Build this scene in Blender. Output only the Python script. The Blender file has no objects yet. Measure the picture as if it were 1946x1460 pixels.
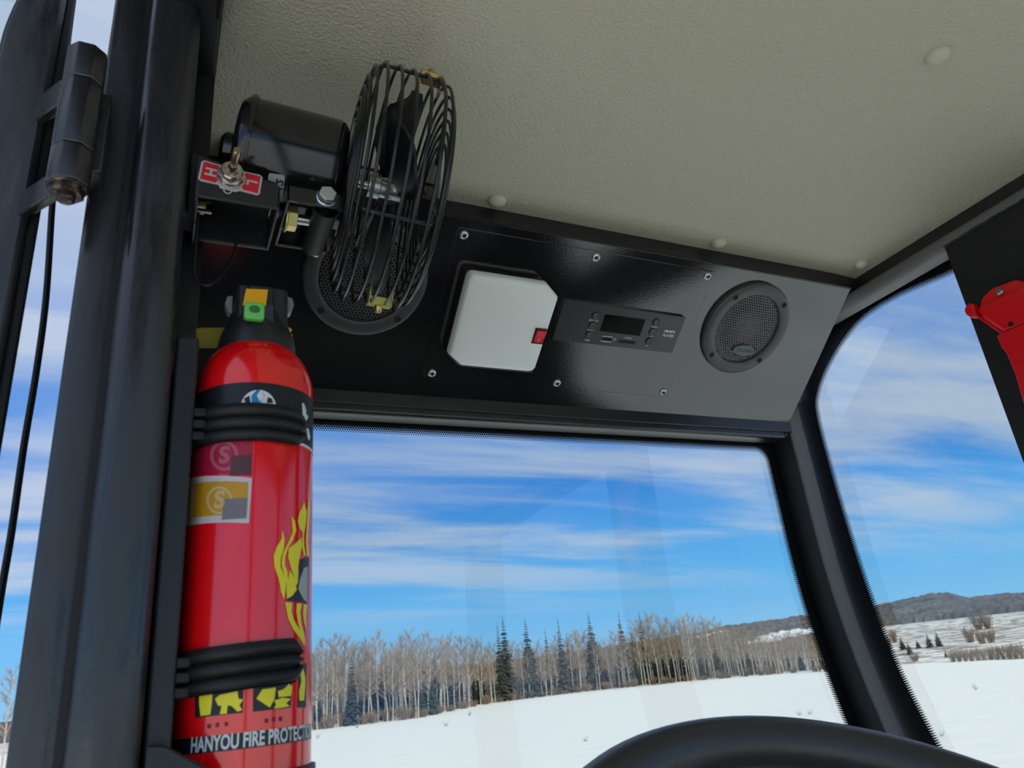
import bpy, bmesh, math, random
import numpy as np
from mathutils import Matrix, Vector

# ------------------------------------------------------------------ camera
scene = bpy.context.scene
F_PX = 1409.81
W_PX, H_PX = 1946.0, 1460.0
RIGHT = Vector((0.90601901, -0.41234179, -0.09541385))
UP = Vector((-0.07504619, -0.37838112, 0.92260273))
FWD = Vector((0.41653046, 0.82873516, 0.37376517))
cam_data = bpy.data.cameras.new('camera')
cam_data.sensor_fit = 'HORIZONTAL'
cam_data.sensor_width = 36.0
cam_data.lens = F_PX / W_PX * 36.0
cam_data.clip_start = 0.01
cam_data.clip_end = 6000
cam_data.dof.use_dof = True
cam_data.dof.focus_distance = 0.82
cam_data.dof.aperture_fstop = 17.0
cam = bpy.data.objects.new('camera', cam_data)
scene.collection.objects.link(cam)
cam.matrix_world = Matrix(((RIGHT.x, UP.x, -FWD.x, 0), (RIGHT.y, UP.y, -FWD.y, 0), (RIGHT.z, UP.z, -FWD.z, 0), (0, 0, 0, 1)))
scene.camera = cam
scene.view_settings.view_transform = 'Standard'
scene.view_settings.look = 'None'
scene.view_settings.gamma = 1.0
scene.view_settings.use_curve_mapping = False
scene.view_settings.exposure = 0.0

GZ = -2.6            # the snow lies 2.6 m below the driver's eye

# ------------------------------------------------------------------ sky
world = bpy.data.worlds.new('sky')
scene.world = world
world.use_nodes = True
wn, wl = world.node_tree.nodes, world.node_tree.links
wn.clear()
def wnode(t, **k):
    n = wn.new(t)
    for a, b in k.items():
        setattr(n, a, b)
    return n
def wmath(op, a, b=None, clamp=False):
    n = wnode('ShaderNodeMath', operation=op, use_clamp=clamp)
    for i, v in enumerate((a, b)):
        if v is None: continue
        if isinstance(v, (int, float)): n.inputs[i].default_value = v
        else: wl.new(v, n.inputs[i])
    return n.outputs[0]
def ramp_set(r, stops, interp='LINEAR'):
    r.color_ramp.interpolation = interp
    while len(r.color_ramp.elements) < len(stops): r.color_ramp.elements.new(0.5)
    for e, (p, c) in zip(r.color_ramp.elements, stops):
        e.position = p
        e.color = (*c, 1) if len(c) == 3 else c
tc = wnode('ShaderNodeTexCoord')
sx = wnode('ShaderNodeSeparateXYZ'); wl.new(tc.outputs['Generated'], sx.inputs[0])
zc = wmath('MAXIMUM', sx.outputs[2], 0.0)
zz = wmath('ADD', zc, 0.10)
cu, cv = wmath('DIVIDE', sx.outputs[0], zz), wmath('DIVIDE', sx.outputs[1], zz)
cb = wnode('ShaderNodeCombineXYZ'); wl.new(cu, cb.inputs[0]); wl.new(cv, cb.inputs[1])
mp = wnode('ShaderNodeMapping'); wl.new(cb.outputs[0], mp.inputs[0])
mp.inputs['Rotation'].default_value = (0, 0, math.radians(35))
mp.inputs['Scale'].default_value = (0.42, 1.5, 1)
mp.inputs['Location'].default_value = (3.1, 1.7, 0.0)
nz = wnode('ShaderNodeTexNoise'); wl.new(mp.outputs[0], nz.inputs['Vector'])
nz.inputs['Scale'].default_value = 1.15; nz.inputs['Detail'].default_value = 9; nz.inputs['Roughness'].default_value = 0.56
nz.inputs['Distortion'].default_value = 0.35
cr = wnode('ShaderNodeValToRGB'); wl.new(nz.outputs[0], cr.inputs[0])
ramp_set(cr, [(0.37, (0, 0, 0)), (0.65, (1, 1, 1))], 'EASE')
# no cloud right down at the horizon, and a denser veil towards the zenith
low = wnode('ShaderNodeMapRange'); wl.new(zc, low.inputs[0])
low.inputs[1].default_value = 0.07; low.inputs[2].default_value = 0.16; low.inputs[3].default_value = 0.0; low.inputs[4].default_value = 1.0
hi = wnode('ShaderNodeMapRange'); wl.new(zc, hi.inputs[0])
hi.inputs[1].default_value = 0.30; hi.inputs[2].default_value = 0.56; hi.inputs[3].default_value = 0.0; hi.inputs[4].default_value = 0.95
cf = wmath('MULTIPLY', wmath('ADD', cr.outputs[0], hi.outputs[0], True), low.outputs[0])
cf = wmath('MULTIPLY', cf, 0.88)
gr = wnode('ShaderNodeValToRGB'); wl.new(zc, gr.inputs[0])
ramp_set(gr, [(0.0, (0.30, 0.60, 0.90)), (0.10, (0.15, 0.50, 0.93)), (0.24, (0.05, 0.28, 0.80)), (0.6, (0.035, 0.20, 0.66)), (1.0, (0.03, 0.16, 0.55))])
mx = wnode('ShaderNodeMix', data_type='RGBA')
wl.new(cf, mx.inputs['Factor']); wl.new(gr.outputs[0], mx.inputs['A'])
mx.inputs['B'].default_value = (0.56, 0.64, 0.77, 1)
bg = wnode('ShaderNodeBackground'); wl.new(mx.outputs['Result'], bg.inputs[0]); bg.inputs[1].default_value = 1.0
wo = wnode('ShaderNodeOutputWorld'); wl.new(bg.outputs[0], wo.inputs[0])

# ------------------------------------------------------------------ sun, high behind the cab
sd = bpy.data.lights.new('sun', 'SUN')
sd.energy = 2.95; sd.angle = math.radians(0.6); sd.color = (1.0, 0.93, 0.80)
sun = bpy.data.objects.new('sun', sd); scene.collection.objects.link(sun)
sun.rotation_euler = Vector((-0.01, 0.80, -0.60)).to_track_quat('-Z', 'Y').to_euler()
sun['label'] = 'low winter sun behind the cab'; sun['category'] = 'sun'

# ------------------------------------------------------------------ helpers
col = scene.collection
rnd = random.Random(7)

def pray(x, y):
    """direction through a pixel of the photograph (forward component 1)"""
    return RIGHT * ((x - W_PX / 2) / F_PX) + UP * (-(y - H_PX / 2) / F_PX) + FWD
def on(ax, val, x, y):
    d = pray(x, y); return d * (val / d[ax])

MATS = {}
def mat(name, base=(0.5, 0.5, 0.5), rough=0.5, metal=0.0, ior=1.5, bump=None, var=None, rvar=None, emit=None, trans=0.0, sss=0.0, coat=0.0, vartype='noise'):
    if name in MATS: return MATS[name]
    m = bpy.data.materials.new(name); m.use_nodes = True
    nt = m.node_tree; nd, lk = nt.nodes, nt.links
    b = nd['Principled BSDF']
    b.inputs['Base Color'].default_value = (*base, 1)
    b.inputs['Roughness'].default_value = rough
    b.inputs['Metallic'].default_value = metal
    b.inputs['IOR'].default_value = ior
    b.inputs['Transmission Weight'].default_value = trans
    b.inputs['Coat Weight'].default_value = coat
    b.inputs['Coat Roughness'].default_value = 0.08
    if sss:
        b.inputs['Subsurface Weight'].default_value = sss
        b.inputs['Subsurface Radius'].default_value = (0.004, 0.004, 0.004)
    t = nd.new('ShaderNodeTexCoord')
    if var:          # (scale, second colour, lo, hi)
        n = nd.new('ShaderNodeTexNoise'); lk.new(t.outputs['Object'], n.inputs['Vector'])
        n.inputs['Scale'].default_value = var[0]; n.inputs['Detail'].default_value = 6
        r = nd.new('ShaderNodeValToRGB'); lk.new(n.outputs[0], r.inputs[0])
        ramp_set(r, [(var[2], base), (var[3], var[1])])
        lk.new(r.outputs[0], b.inputs['Base Color'])
    if rvar:         # (scale vector, lo rough, hi rough)
        mpn = nd.new('ShaderNodeMapping'); lk.new(t.outputs['Object'], mpn.inputs[0]); mpn.inputs['Scale'].default_value = rvar[0]
        n = nd.new('ShaderNodeTexNoise'); lk.new(mpn.outputs[0], n.inputs['Vector'])
        n.inputs['Scale'].default_value = 1.0; n.inputs['Detail'].default_value = 7; n.inputs['Roughness'].default_value = 0.65
        r = nd.new('ShaderNodeMapRange'); lk.new(n.outputs[0], r.inputs[0])
        r.inputs[1].default_value = 0.38; r.inputs[2].default_value = 0.62
        r.inputs[3].default_value = rvar[1]; r.inputs[4].default_value = rvar[2]
        lk.new(r.outputs[0], b.inputs['Roughness'])
    if bump:         # list of (scale, strength, distance)
        last = None
        for sc, st, di in (bump if isinstance(bump, list) else [bump]):
            n = nd.new('ShaderNodeTexNoise'); lk.new(t.outputs['Object'], n.inputs['Vector'])
            n.inputs['Scale'].default_value = sc; n.inputs['Detail'].default_value = 3
            bp = nd.new('ShaderNodeBump'); lk.new(n.outputs[0], bp.inputs['Height'])
            bp.inputs['Strength'].default_value = st; bp.inputs['Distance'].default_value = di
            if last: lk.new(last.outputs[0], bp.inputs['Normal'])
            last = bp
        lk.new(last.outputs[0], b.inputs['Normal'])
    if emit:
        b.inputs['Emission Color'].default_value = (*emit[0], 1); b.inputs['Emission Strength'].default_value = emit[1]
    MATS[name] = m
    return m

def glass_mat(name, tint, ior):
    m = bpy.data.materials.new(name); m.use_nodes = True
    nd, lk = m.node_tree.nodes, m.node_tree.links
    nd.clear()
    tr = nd.new('ShaderNodeBsdfTransparent'); tr.inputs[0].default_value = (*tint, 1)
    gl = nd.new('ShaderNodeBsdfGlossy'); gl.inputs['Roughness'].default_value = 0.0
    fr = nd.new('ShaderNodeFresnel'); fr.inputs[0].default_value = ior
    ge = nd.new('ShaderNodeNewGeometry')
    mt = nd.new('ShaderNodeMath'); mt.operation = 'SUBTRACT'; mt.inputs[0].default_value = 1.0; lk.new(ge.outputs['Backfacing'], mt.inputs[1])
    mu = nd.new('ShaderNodeMath'); mu.operation = 'MULTIPLY'; lk.new(fr.outputs[0], mu.inputs[0]); lk.new(mt.outputs[0], mu.inputs[1])
    mi = nd.new('ShaderNodeMixShader'); lk.new(mu.outputs[0], mi.inputs[0]); lk.new(tr.outputs[0], mi.inputs[1]); lk.new(gl.outputs[0], mi.inputs[2])
    o = nd.new('ShaderNodeOutputMaterial'); lk.new(mi.outputs[0], o.inputs[0])
    MATS[name] = m
    return m

def unit(v): return v.normalized()

class MB:
    """collects shapes, then becomes ONE mesh object"""
    def __init__(s): s.v = []; s.f = []
    def add(s, verts, faces):
        o = len(s.v); s.v += [Vector(p) for p in verts]; s.f += [tuple(i + o for i in f) for f in faces]; return s
    def box(s, x0, x1, y0, y1, z0, z1, m=None):
        vs = [Vector((x, y, z)) for x in (x0, x1) for y in (y0, y1) for z in (z0, z1)]
        if m: vs = [m @ v for v in vs]
        return s.add(vs, [(0, 1, 3, 2), (4, 6, 7, 5), (0, 4, 5, 1), (2, 3, 7, 6), (0, 2, 6, 4), (1, 5, 7, 3)])
    def tube(s, path, r, n=8, closed=False, caps=True):
        path = [Vector(p) for p in path]; L = len(path)
        rs = r if isinstance(r, (list, tuple)) else [r] * L
        vs, fs = [], []
        ref = None
        for i, p in enumerate(path):
            a = path[(i - 1) % L] if (closed or i > 0) else p
            b = path[(i + 1) % L] if (closed or i < L - 1) else p
            t = (b - a).normalized()
            if ref is None:
                ref = Vector((0, 0, 1)) if abs(t.z) < 0.9 else Vector((1, 0, 0))
            u = (ref - t * ref.dot(t)).normalized(); w = t.cross(u); ref = u
            for k in range(n):
                an = 2 * math.pi * k / n
                vs.append(p + (u * math.cos(an) + w * math.sin(an)) * rs[i])
        segs = L if closed else L - 1
        for i in range(segs):
            for k in range(n):
                fs.append((i * n + k, i * n + (k + 1) % n, ((i + 1) % L) * n + (k + 1) % n, ((i + 1) % L) * n + k))
        if caps and not closed:
            fs.append(tuple(range(n - 1, -1, -1))); fs.append(tuple((L - 1) * n + k for k in range(n)))
        return s.add(vs, fs)
    def lathe(s, prof, n=48, m=None, a0=0.0, a1=2 * math.pi):
        """prof: (radius, height) pairs about local Z"""
        full = abs(a1 - a0 - 2 * math.pi) < 1e-6
        cnt = n if full else n + 1
        vs = []
        for (r, z) in prof:
            for k in range(cnt):
                a = a0 + (a1 - a0) * k / n
                v = Vector((r * math.cos(a), r * math.sin(a), z)); vs.append(m @ v if m else v)
        fs = []
        for i in range(len(prof) - 1):
            for k in range(n):
                k2 = (k + 1) % cnt
                fs.append((i * cnt + k, i * cnt + k2, (i + 1) * cnt + k2, (i + 1) * cnt + k))
        return s.add(vs, fs)
    def prism(s, poly, h0, h1, m=None):
        """2D polygon (counter-clockwise) extruded along local Z"""
        n = len(poly)
        vs = [Vector((x, y, h0)) for x, y in poly] + [Vector((x, y, h1)) for x, y in poly]
        if m: vs = [m @ v for v in vs]
        return s.add(vs, [tuple(range(n - 1, -1, -1)), tuple(range(n, 2 * n))] + [(i, (i + 1) % n, n + (i + 1) % n, n + i) for i in range(n)])
    def build(s, name, m, parent=None, smooth=False, bevel=0.0, seg=2, world=False, split=None):
        vs = s.v
        if world and parent is not None:
            inv = MW[parent.name].inverted(); vs = [inv @ v for v in vs]
        me = bpy.data.meshes.new(name)
        me.from_pydata([tuple(v) for v in vs], [], s.f)
        me.materials.append(m)
        bm = bmesh.new(); bm.from_mesh(me)
        bmesh.ops.recalc_face_normals(bm, faces=bm.faces)
        bm.to_mesh(me); bm.free()
        if smooth:
            me.shade_smooth()
            me.set_sharp_from_angle(angle=math.radians(split or 40))
        o = bpy.data.objects.new(name, me); col.objects.link(o)
        if bevel:
            b = o.modifiers.new('bevel', 'BEVEL'); b.width = bevel; b.segments = seg; b.limit_method = 'ANGLE'; b.angle_limit = math.radians(35)
            b.harden_normals = False
            me.shade_smooth(); me.set_sharp_from_angle(angle=math.radians(50))
        if parent is not None:
            o.parent = parent
            MW[o.name] = MW[parent.name]
        else:
            MW[o.name] = Matrix.Identity(4)
        return o
MW = {}

def tag(o, label=None, cat=None, group=None, kind=None):
    if label: o['label'] = label
    if cat: o['category'] = cat
    if group: o['group'] = group
    if kind: o['kind'] = kind
    return o
def root(name, m, label, cat, group=None, kind=None):
    o = bpy.data.objects.new(name, None); col.objects.link(o)
    o.empty_display_size = 0.03
    m = Matrix.Translation(m) if not isinstance(m, Matrix) else m
    o.matrix_world = m; MW[o.name] = m.copy()
    return tag(o, label, cat, group, kind)
def frame(o, x, y, z):
    x, y, z, o = Vector(x), Vector(y), Vector(z), Vector(o)
    return Matrix(((x.x, y.x, z.x, o.x), (x.y, y.y, z.y, o.y), (x.z, y.z, z.z, o.z), (0, 0, 0, 1)))
def axis_frame(o, z, up=(0, 0, 1)):
    z = Vector(z).normalized(); up = Vector(up)
    if abs(z.dot(up)) > 0.95: up = Vector((0, 1, 0))
    x = up.cross(z).normalized(); y = z.cross(x)
    return frame(o, x, y, z)
def dup(o, parent, loc=None):
    c = o.copy(); col.objects.link(c); c.parent = parent
    if loc is not None: c.location = loc
    MW[c.name] = MW[parent.name] if parent else Matrix.Identity(4)
    return c
def rrect(x0, x1, y0, y1, r, n=5):
    pts = []
    for cx, cy, a in ((x1 - r, y0 + r, -90), (x1 - r, y1 - r, 0), (x0 + r, y1 - r, 90), (x0 + r, y0 + r, 180)):
        for k in range(n + 1):
            t = math.radians(a + 90 * k / n); pts.append((cx + r * math.cos(t), cy + r * math.sin(t)))
    return pts
def ngon(r, n, a0=0.0, cx=0.0, cy=0.0):
    return [(cx + r * math.cos(a0 + 2 * math.pi * k / n), cy + r * math.sin(a0 + 2 * math.pi * k / n)) for k in range(n)]
def catmull(pts, sub=8, closed=False):
    P = [Vector(p) for p in pts]; out = []; n = len(P)
    for i in range(n if closed else n - 1):
        p0 = P[(i - 1) % n] if (closed or i > 0) else P[i] * 2 - P[i + 1]
        p1, p2 = P[i], P[(i + 1) % n]
        p3 = P[(i + 2) % n] if (closed or i < n - 2) else p2 * 2 - p1
        for k in range(sub):
            t = k / sub
            out.append(0.5 * ((2 * p1) + (p2 - p0) * t + (2 * p0 - 5 * p1 + 4 * p2 - p3) * t * t + (3 * p1 - p0 - 3 * p2 + p3) * t ** 3))
    if not closed: out.append(P[-1].copy())
    return out
def text_mesh(body, size, bold=0.0, shear=0.0, sx=1.0, align='CENTER'):
    cu_ = bpy.data.curves.new('t', 'FONT'); cu_.body = body; cu_.size = size; cu_.align_x = align; cu_.align_y = 'CENTER'
    cu_.offset = bold; cu_.shear = shear; cu_.resolution_u = 3
    ob = bpy.data.objects.new('t', cu_); col.objects.link(ob)
    dg = bpy.context.evaluated_depsgraph_get(); dg.update()
    me = ob.evaluated_get(dg).to_mesh()
    vs = [Vector((v.co.x * sx, v.co.y, 0)) for v in me.vertices]; fs = [tuple(p.vertices) for p in me.polygons]
    ob.evaluated_get(dg).to_mesh_clear()
    bpy.data.objects.remove(ob); bpy.data.curves.remove(cu_)
    return vs, fs
def flat_text(body, size, cx, cy, w, **k):
    vs, fs = text_mesh(body, size, **k)
    return MB().add([Vector((v.x + cx, v.y + cy, w)) for v in vs], fs)

# ------------------------------------------------------------------ materials
M_HEAD = mat('headliner_vinyl', (0.52, 0.485, 0.36), 0.6, bump=[(380, 0.9, 0.0022), (1100, 0.5, 0.0008)])
M_HEADB = mat('headliner_button_vinyl', (0.53, 0.50, 0.38), 0.55, bump=(900, 0.2, 0.0003))
M_PANEL = mat('gloss_black_powdercoat', (0.010, 0.010, 0.010), 0.10, ior=2.1, bump=(650, 0.10, 0.0005))
M_FRAME = mat('black_frame_paint', (0.013, 0.013, 0.014), 0.30, ior=1.6, bump=(500, 0.12, 0.0004))
M_POST = mat('worn_black_post_paint', (0.014, 0.014, 0.016), 0.3, ior=1.75, bump=(420, 0.10, 0.0004), rvar=((60, 60, 9), 0.16, 0.55))
M_PILLAR = mat('textured_pillar_paint', (0.13, 0.127, 0.122), 0.5, ior=1.6, bump=(620, 0.8, 0.0012))
M_FRIT = mat('black_frit', (0.004, 0.004, 0.005), 0.35)
M_PLATE = mat('matte_black_plate', (0.012, 0.012, 0.012), 0.55, ior=1.4)
M_RUB = mat('black_rubber', (0.011, 0.011, 0.011), 0.5, ior=1.45)
M_PLAST = mat('black_plastic', (0.018, 0.018, 0.019), 0.38)
M_GREYPL = mat('charcoal_plastic', (0.048, 0.048, 0.048), 0.40, ior=1.6)
M_MOTOR = mat('gloss_black_enamel', (0.008, 0.008, 0.008), 0.13, ior=1.6)
M_WIRE = mat('black_wire_enamel', (0.008, 0.008, 0.007), 0.25, ior=1.5)
M_BLADE = mat('black_blade', (0.009, 0.009, 0.009), 0.4)
M_ZINC = mat('zinc_plate', (0.62, 0.66, 0.68), 0.3, metal=0.9)
M_STEEL = mat('steel', (0.55, 0.55, 0.54), 0.28, metal=1.0)
M_BRASS = mat('yellow_zinc', (0.55, 0.38, 0.16), 0.3, metal=0.9)
M_GOLD = mat('gold_zinc', (0.72, 0.62, 0.25), 0.35, metal=0.75)
M_RED = mat('red_enamel', (0.95, 0.004, 0.008), 0.14, ior=1.85)
M_REDP = mat('red_plastic', (0.72, 0.004, 0.010), 0.28)
M_WHITE = mat('white_print', (0.75, 0.76, 0.75), 0.5)
M_LGREY = mat('light_grey_print', (0.45, 0.45, 0.44), 0.5)
M_BLACKP = mat('black_print', (0.012, 0.012, 0.014), 0.35)
M_YEL = mat('yellow_print', (0.95, 0.80, 0.02), 0.4)
M_ORG = mat('orange_plastic', (0.95, 0.42, 0.01), 0.4)
M_LENS = mat('frosted_lens', (0.86, 0.89, 0.84), 0.25, ior=1.5, sss=0.15)
M_DARK = mat('dark_void', (0.004, 0.004, 0.004), 0.8)
M_GLASS = glass_mat('window_glass', (0.95, 0.975, 0.965), 2.0)

# ------------------------------------------------------------------ the cab shell
def prof(z):                      # how the front corner posts and the windscreen curve rearwards below eye level
    return -0.5 * max(0.0, 0.15 - z) ** 2
FLOOR = -0.95
REAR = -0.36
CX0, CX1, CY1, CZ = 0.013, 0.802, 0.568, 0.45

# headliner: subdivided sheet whose right edge rolls down a little
ceil = MB()
nx, ny = 40, 30
vs = []
for j in range(ny + 1):
    for i in range(nx + 1):
        x = CX0 + (CX1 - CX0) * i / nx; y = REAR + (CY1 + 0.004 - REAR) * j / ny
        e = max(0.0, (x - (CX1 - 0.05)) / 0.05)
        vs.append((x, y, CZ - 0.0022 * e * e))
ceil.add(vs, [(j * (nx + 1) + i, j * (nx + 1) + i + 1, (j + 1) * (nx + 1) + i + 1, (j + 1) * (nx + 1) + i) for j in range(ny) for i in range(nx)])
b0 = len(ceil.v)
ceil.add([(CX0, REAR, CZ + 0.012), (CX1, REAR, CZ + 0.012), (CX1, CY1 + 0.004, CZ + 0.012), (CX0, CY1 + 0.004, CZ + 0.012)], [(0, 1, 2, 3)])
ceiling = ceil.build('ceiling', M_HEAD, smooth=True)
tag(ceiling, 'grey-green grained vinyl headliner of the cab roof', 'ceiling', kind='structure')
bm_btn = MB().lathe([(0.0, -0.0052), (0.003, -0.0050), (0.006, -0.0041), (0.0083, -0.0024), (0.0092, -0.0006), (0.0092, 0.001)], 28)
for i, (px_, py_, sc) in enumerate([(440, 278, 1.15), (945, 382, 1), (1366, 462, 0.95), (1637, 501, 0.95), (1783, 106, 1.02)]):
    p = on(2, CZ - 0.001, px_, py_)
    b = bm_btn.build('trim_button', M_HEADB, ceiling, smooth=True)
    b.location = p; b.scale = (sc, sc, 1)

roof = MB().box(-0.125, 0.86, REAR - 0.08, 0.38, CZ + 0.014, CZ + 0.06).box(-0.0, 0.86, 0.38, 0.70, CZ + 0.014, CZ + 0.06).build('roof', M_FRAME, bevel=0.004)  # unseen shell; left overhang added to keep sun off door post and frame
tag(roof, 'black outer roof shell above the headliner', 'roof', kind='structure')
# front roof beam between headliner and overhead panel
t1 = MB().box(0.0, 0.803, CY1, CY1 + 0.03, 0.4295, CZ + 0.013).build('trim_1', M_FRAME, bevel=0.0025)
tag(t1, 'black roof beam along the front edge of the headliner', 'beam', kind='structure')
# left roof rail
t2 = MB().box(-0.03, CX0, REAR, 0.62, 0.436, CZ + 0.013).box(0.0085, CX0 - 0.001, REAR, 0.40, 0.428, 0.44).build('trim_2', M_FRAME, bevel=0.002)
tag(t2, 'black roof rail along the left edge of the headliner', 'rail', kind='structure')
# right roof rail (flat) and tube beneath
t3 = MB().box(0.802, 0.85, REAR, 0.735, 0.4300, CZ + 0.013).build('trim_3', M_FRAME, bevel=0.002)
tag(t3, 'black roof rail along the right edge of the headliner', 'rail', kind='structure')
# right frame tube: runs forward below the rail, then down as the right front corner post
def sweep_rect(path, side, half_a, half_b, rad, nseg=4, aoff=None):
    """rounded rectangular bar along path; side = fixed lateral axis"""
    sec = rrect(-half_a, half_a, -half_b, half_b, rad, nseg)
    mb = MB(); vs, fs = [], []
    n = len(sec)
    side = Vector(side)
    for i, p in enumerate(path):
        a = path[max(0, i - 1)]; b = path[min(len(path) - 1, i + 1)]
        t = (b - a).normalized(); w = t.cross(side).normalized()
        for (u, v) in sec: vs.append(p + side * u + w * v)
    for i in range(len(path) - 1):
        for k in range(n): fs.append((i * n + k, i * n + (k + 1) % n, (i + 1) * n + (k + 1) % n, (i + 1) * n + k))
    fs.append(tuple(range(n))); fs.append(tuple((len(path) - 1) * n + k for k in range(n)))
    return mb.add(vs, fs)
path = [Vector((0.8055, y, 0.4205)) for y in (REAR, 0.2, 0.5, 0.64)]
for k in range(1, 9):
    a = math.radians(90 * k / 8)
    path.append(Vector((0.8055, 0.64 + 0.085 * math.sin(a), 0.3355 + 0.085 * math.cos(a))))
top_tube = sweep_rect(path, (1, 0, 0), 0.0155, 0.0095, 0.007)
t4 = top_tube.build('trim_4', M_PILLAR, smooth=True, split=35)
tag(t4, 'grey-black frame tube under the right roof rail', 'frame tube', kind='structure')
zs = [0.348 - 0.04 * k for k in range(33)]
pp = [Vector((0.800, 0.7355 + prof(z), z)) for z in zs if z > FLOOR]
t5 = sweep_rect(pp, (1, 0, 0), 0.0155, 0.0155, 0.006).build('trim_5', M_PILLAR, smooth=True, split=35)
sweep_rect([p + Vector((-0.0163, 0.0030, 0)) for p in pp], (1, 0, 0), 0.0012, 0.0178, 0.0004, 2).build('pillar_dark_strip', M_PLATE, t5, smooth=True, split=35)  # added black strip that makes the post's inner facet darker
tag(t5, 'right front corner post between windscreen and side window', 'pillar', kind='structure')
# header under the overhead panel: flat upper lip, lit square tube with an end plug
hd = MB().box(0.012, 0.7855, 0.7165, 0.728, 0.2855, 0.302).build('trim_6', M_FRAME, bevel=0.001)
tag(hd, 'black lip below the overhead panel', 'trim', kind='structure')
hd2 = MB().box(0.012, 0.775, 0.7195, 0.746, 0.2765, 0.2935).build('windscreen_header', M_FRAME, hd, bevel=0.004, seg=3)
pl = MB().lathe([(0, 0.004), (0.0045, 0.003), (0.006, 0), (0.006, -0.006)], 14, Matrix.Translation((0.776, 0.724, 0.2848)) @ Matrix.Rotation(math.radians(90), 4, 'X')).build('end_plug', M_RUB, hd, smooth=True)
# left front: broad inner post behind the door post
lp = MB()
zs2 = [0.45 - 0.05 * k for k in range(29)]
for i in range(len(zs2) - 1):
    z0, z1 = zs2[i + 1], zs2[i]
sec = [(-0.05, 0.46), (0.0125, 0.46), (0.0125, 0.762), (-0.05, 0.762)]
vs, fs = [], []
for z in zs2:
    for x, y in sec: vs.append((x, y + (prof(z) if y > 0.5 else 0), z))
for i in range(len(zs2) - 1):
    for k in range(4): fs.append((i * 4 + k, i * 4 + (k + 1) % 4, (i + 1) * 4 + (k + 1) % 4, (i + 1) * 4 + k))
fs.append((0, 1, 2, 3)); fs.append(tuple(len(vs) - 4 + k for k in range(4)))
t7 = MB().add(vs, fs).build('trim_7', M_FRAME)
MB().box(0.0120, 0.0290, 0.735, 0.7500, -0.20, 0.29).build('glazing_bead', M_FRAME, t7)
tag(t7, 'black left front corner post behind the fire extinguisher', 'pillar', kind='structure')

# left door post: rounded tube with a set-back sealing flange on its outer side
post = root('trim_8', (-0.02, 0.43, FLOOR), 'tall scuffed black door post at the left of the picture', 'pillar', kind='structure')
sec = rrect(-0.0305, 0.0, 0.400, 0.459, 0.0075, 6)
MB().prism(sec, FLOOR, 0.455).build('tube', M_POST, post, smooth=True, split=30, world=True)
MB().prism(rrect(-0.0518, -0.0300, 0.4105, 0.452, 0.003, 3), FLOOR, 0.455).build('sealing_flange', M_POST, post, smooth=True, split=30, world=True)
MB().box(-0.0335, -0.0300, 0.4070, 0.4120, FLOOR, 0.455).build('groove_strip', M_RUB, post, world=True)  # black strip stands for the dark groove between tube and flange
MB().prism(rrect(0.0, 0.0062, 0.418, 0.440, 0.0015, 2), 0.286, 0.330).build('mounting_strip', M_FRAME, post, world=True)

# right door post: flat matte plate hanging below the rail
t9 = MB().box(0.790, 0.798, 0.30, 0.4405, -0.9, 0.4145).build('trim_9', M_PLATE, bevel=0.001)
tag(t9, 'flat matte black door post on the right behind the red latch', 'pillar', kind='structure')
sm = MB()
r2 = random.Random(3)
pts = [Vector((0.7895, 0.44 - 0.14 * k / 40, 0.4150 + r2.uniform(-0.0006, 0.0006))) for k in range(41)]
sm.tube(pts, [0.0011 + r2.uniform(-0.0004, 0.0007) for _ in pts], 6)
sm.build('weld_bead', M_FRAME, t9, smooth=True)

# floor, lower walls, rear wall (behind the camera)
M_FLOOR = mat('dark_floor_rubber', (0.02, 0.02, 0.02), 0.7)
tag(MB().box(-0.05, 0.86, REAR, 0.75, FLOOR - 0.03, FLOOR).build('floor', M_FLOOR), 'black rubber cab floor', 'floor', kind='structure')
tag(MB().box(0.815, 0.86, REAR, 0.70, FLOOR, -0.42).build('wall_right', M_FRAME), 'black lower side wall of the cab', 'wall', kind='structure')
wr = MB().box(-0.03, 0.86, REAR - 0.03, REAR, FLOOR, -0.45).box(-0.03, 0.86, REAR - 0.03, REAR, 0.385, CZ + 0.013)
wr.box(-0.03, 0.02, REAR - 0.03, REAR, -0.45, 0.385).box(0.76, 0.86, REAR - 0.03, REAR, -0.45, 0.385)
tag(wr.build('wall_rear', M_FRAME), 'black rear wall of the cab around its window', 'wall', kind='structure')
tag(MB().box(0.02, 0.76, REAR - 0.02, REAR - 0.015, -0.45, 0.385).build('window_3', M_GLASS), 'rear window of the cab', 'window', kind='structure')
tag(MB().box(0.0, 0.80, 0.44, 0.52, FLOOR, -0.62).build('wall_front', M_FRAME), 'black front wall of the cab below the windscreen', 'wall', kind='structure')

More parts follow.
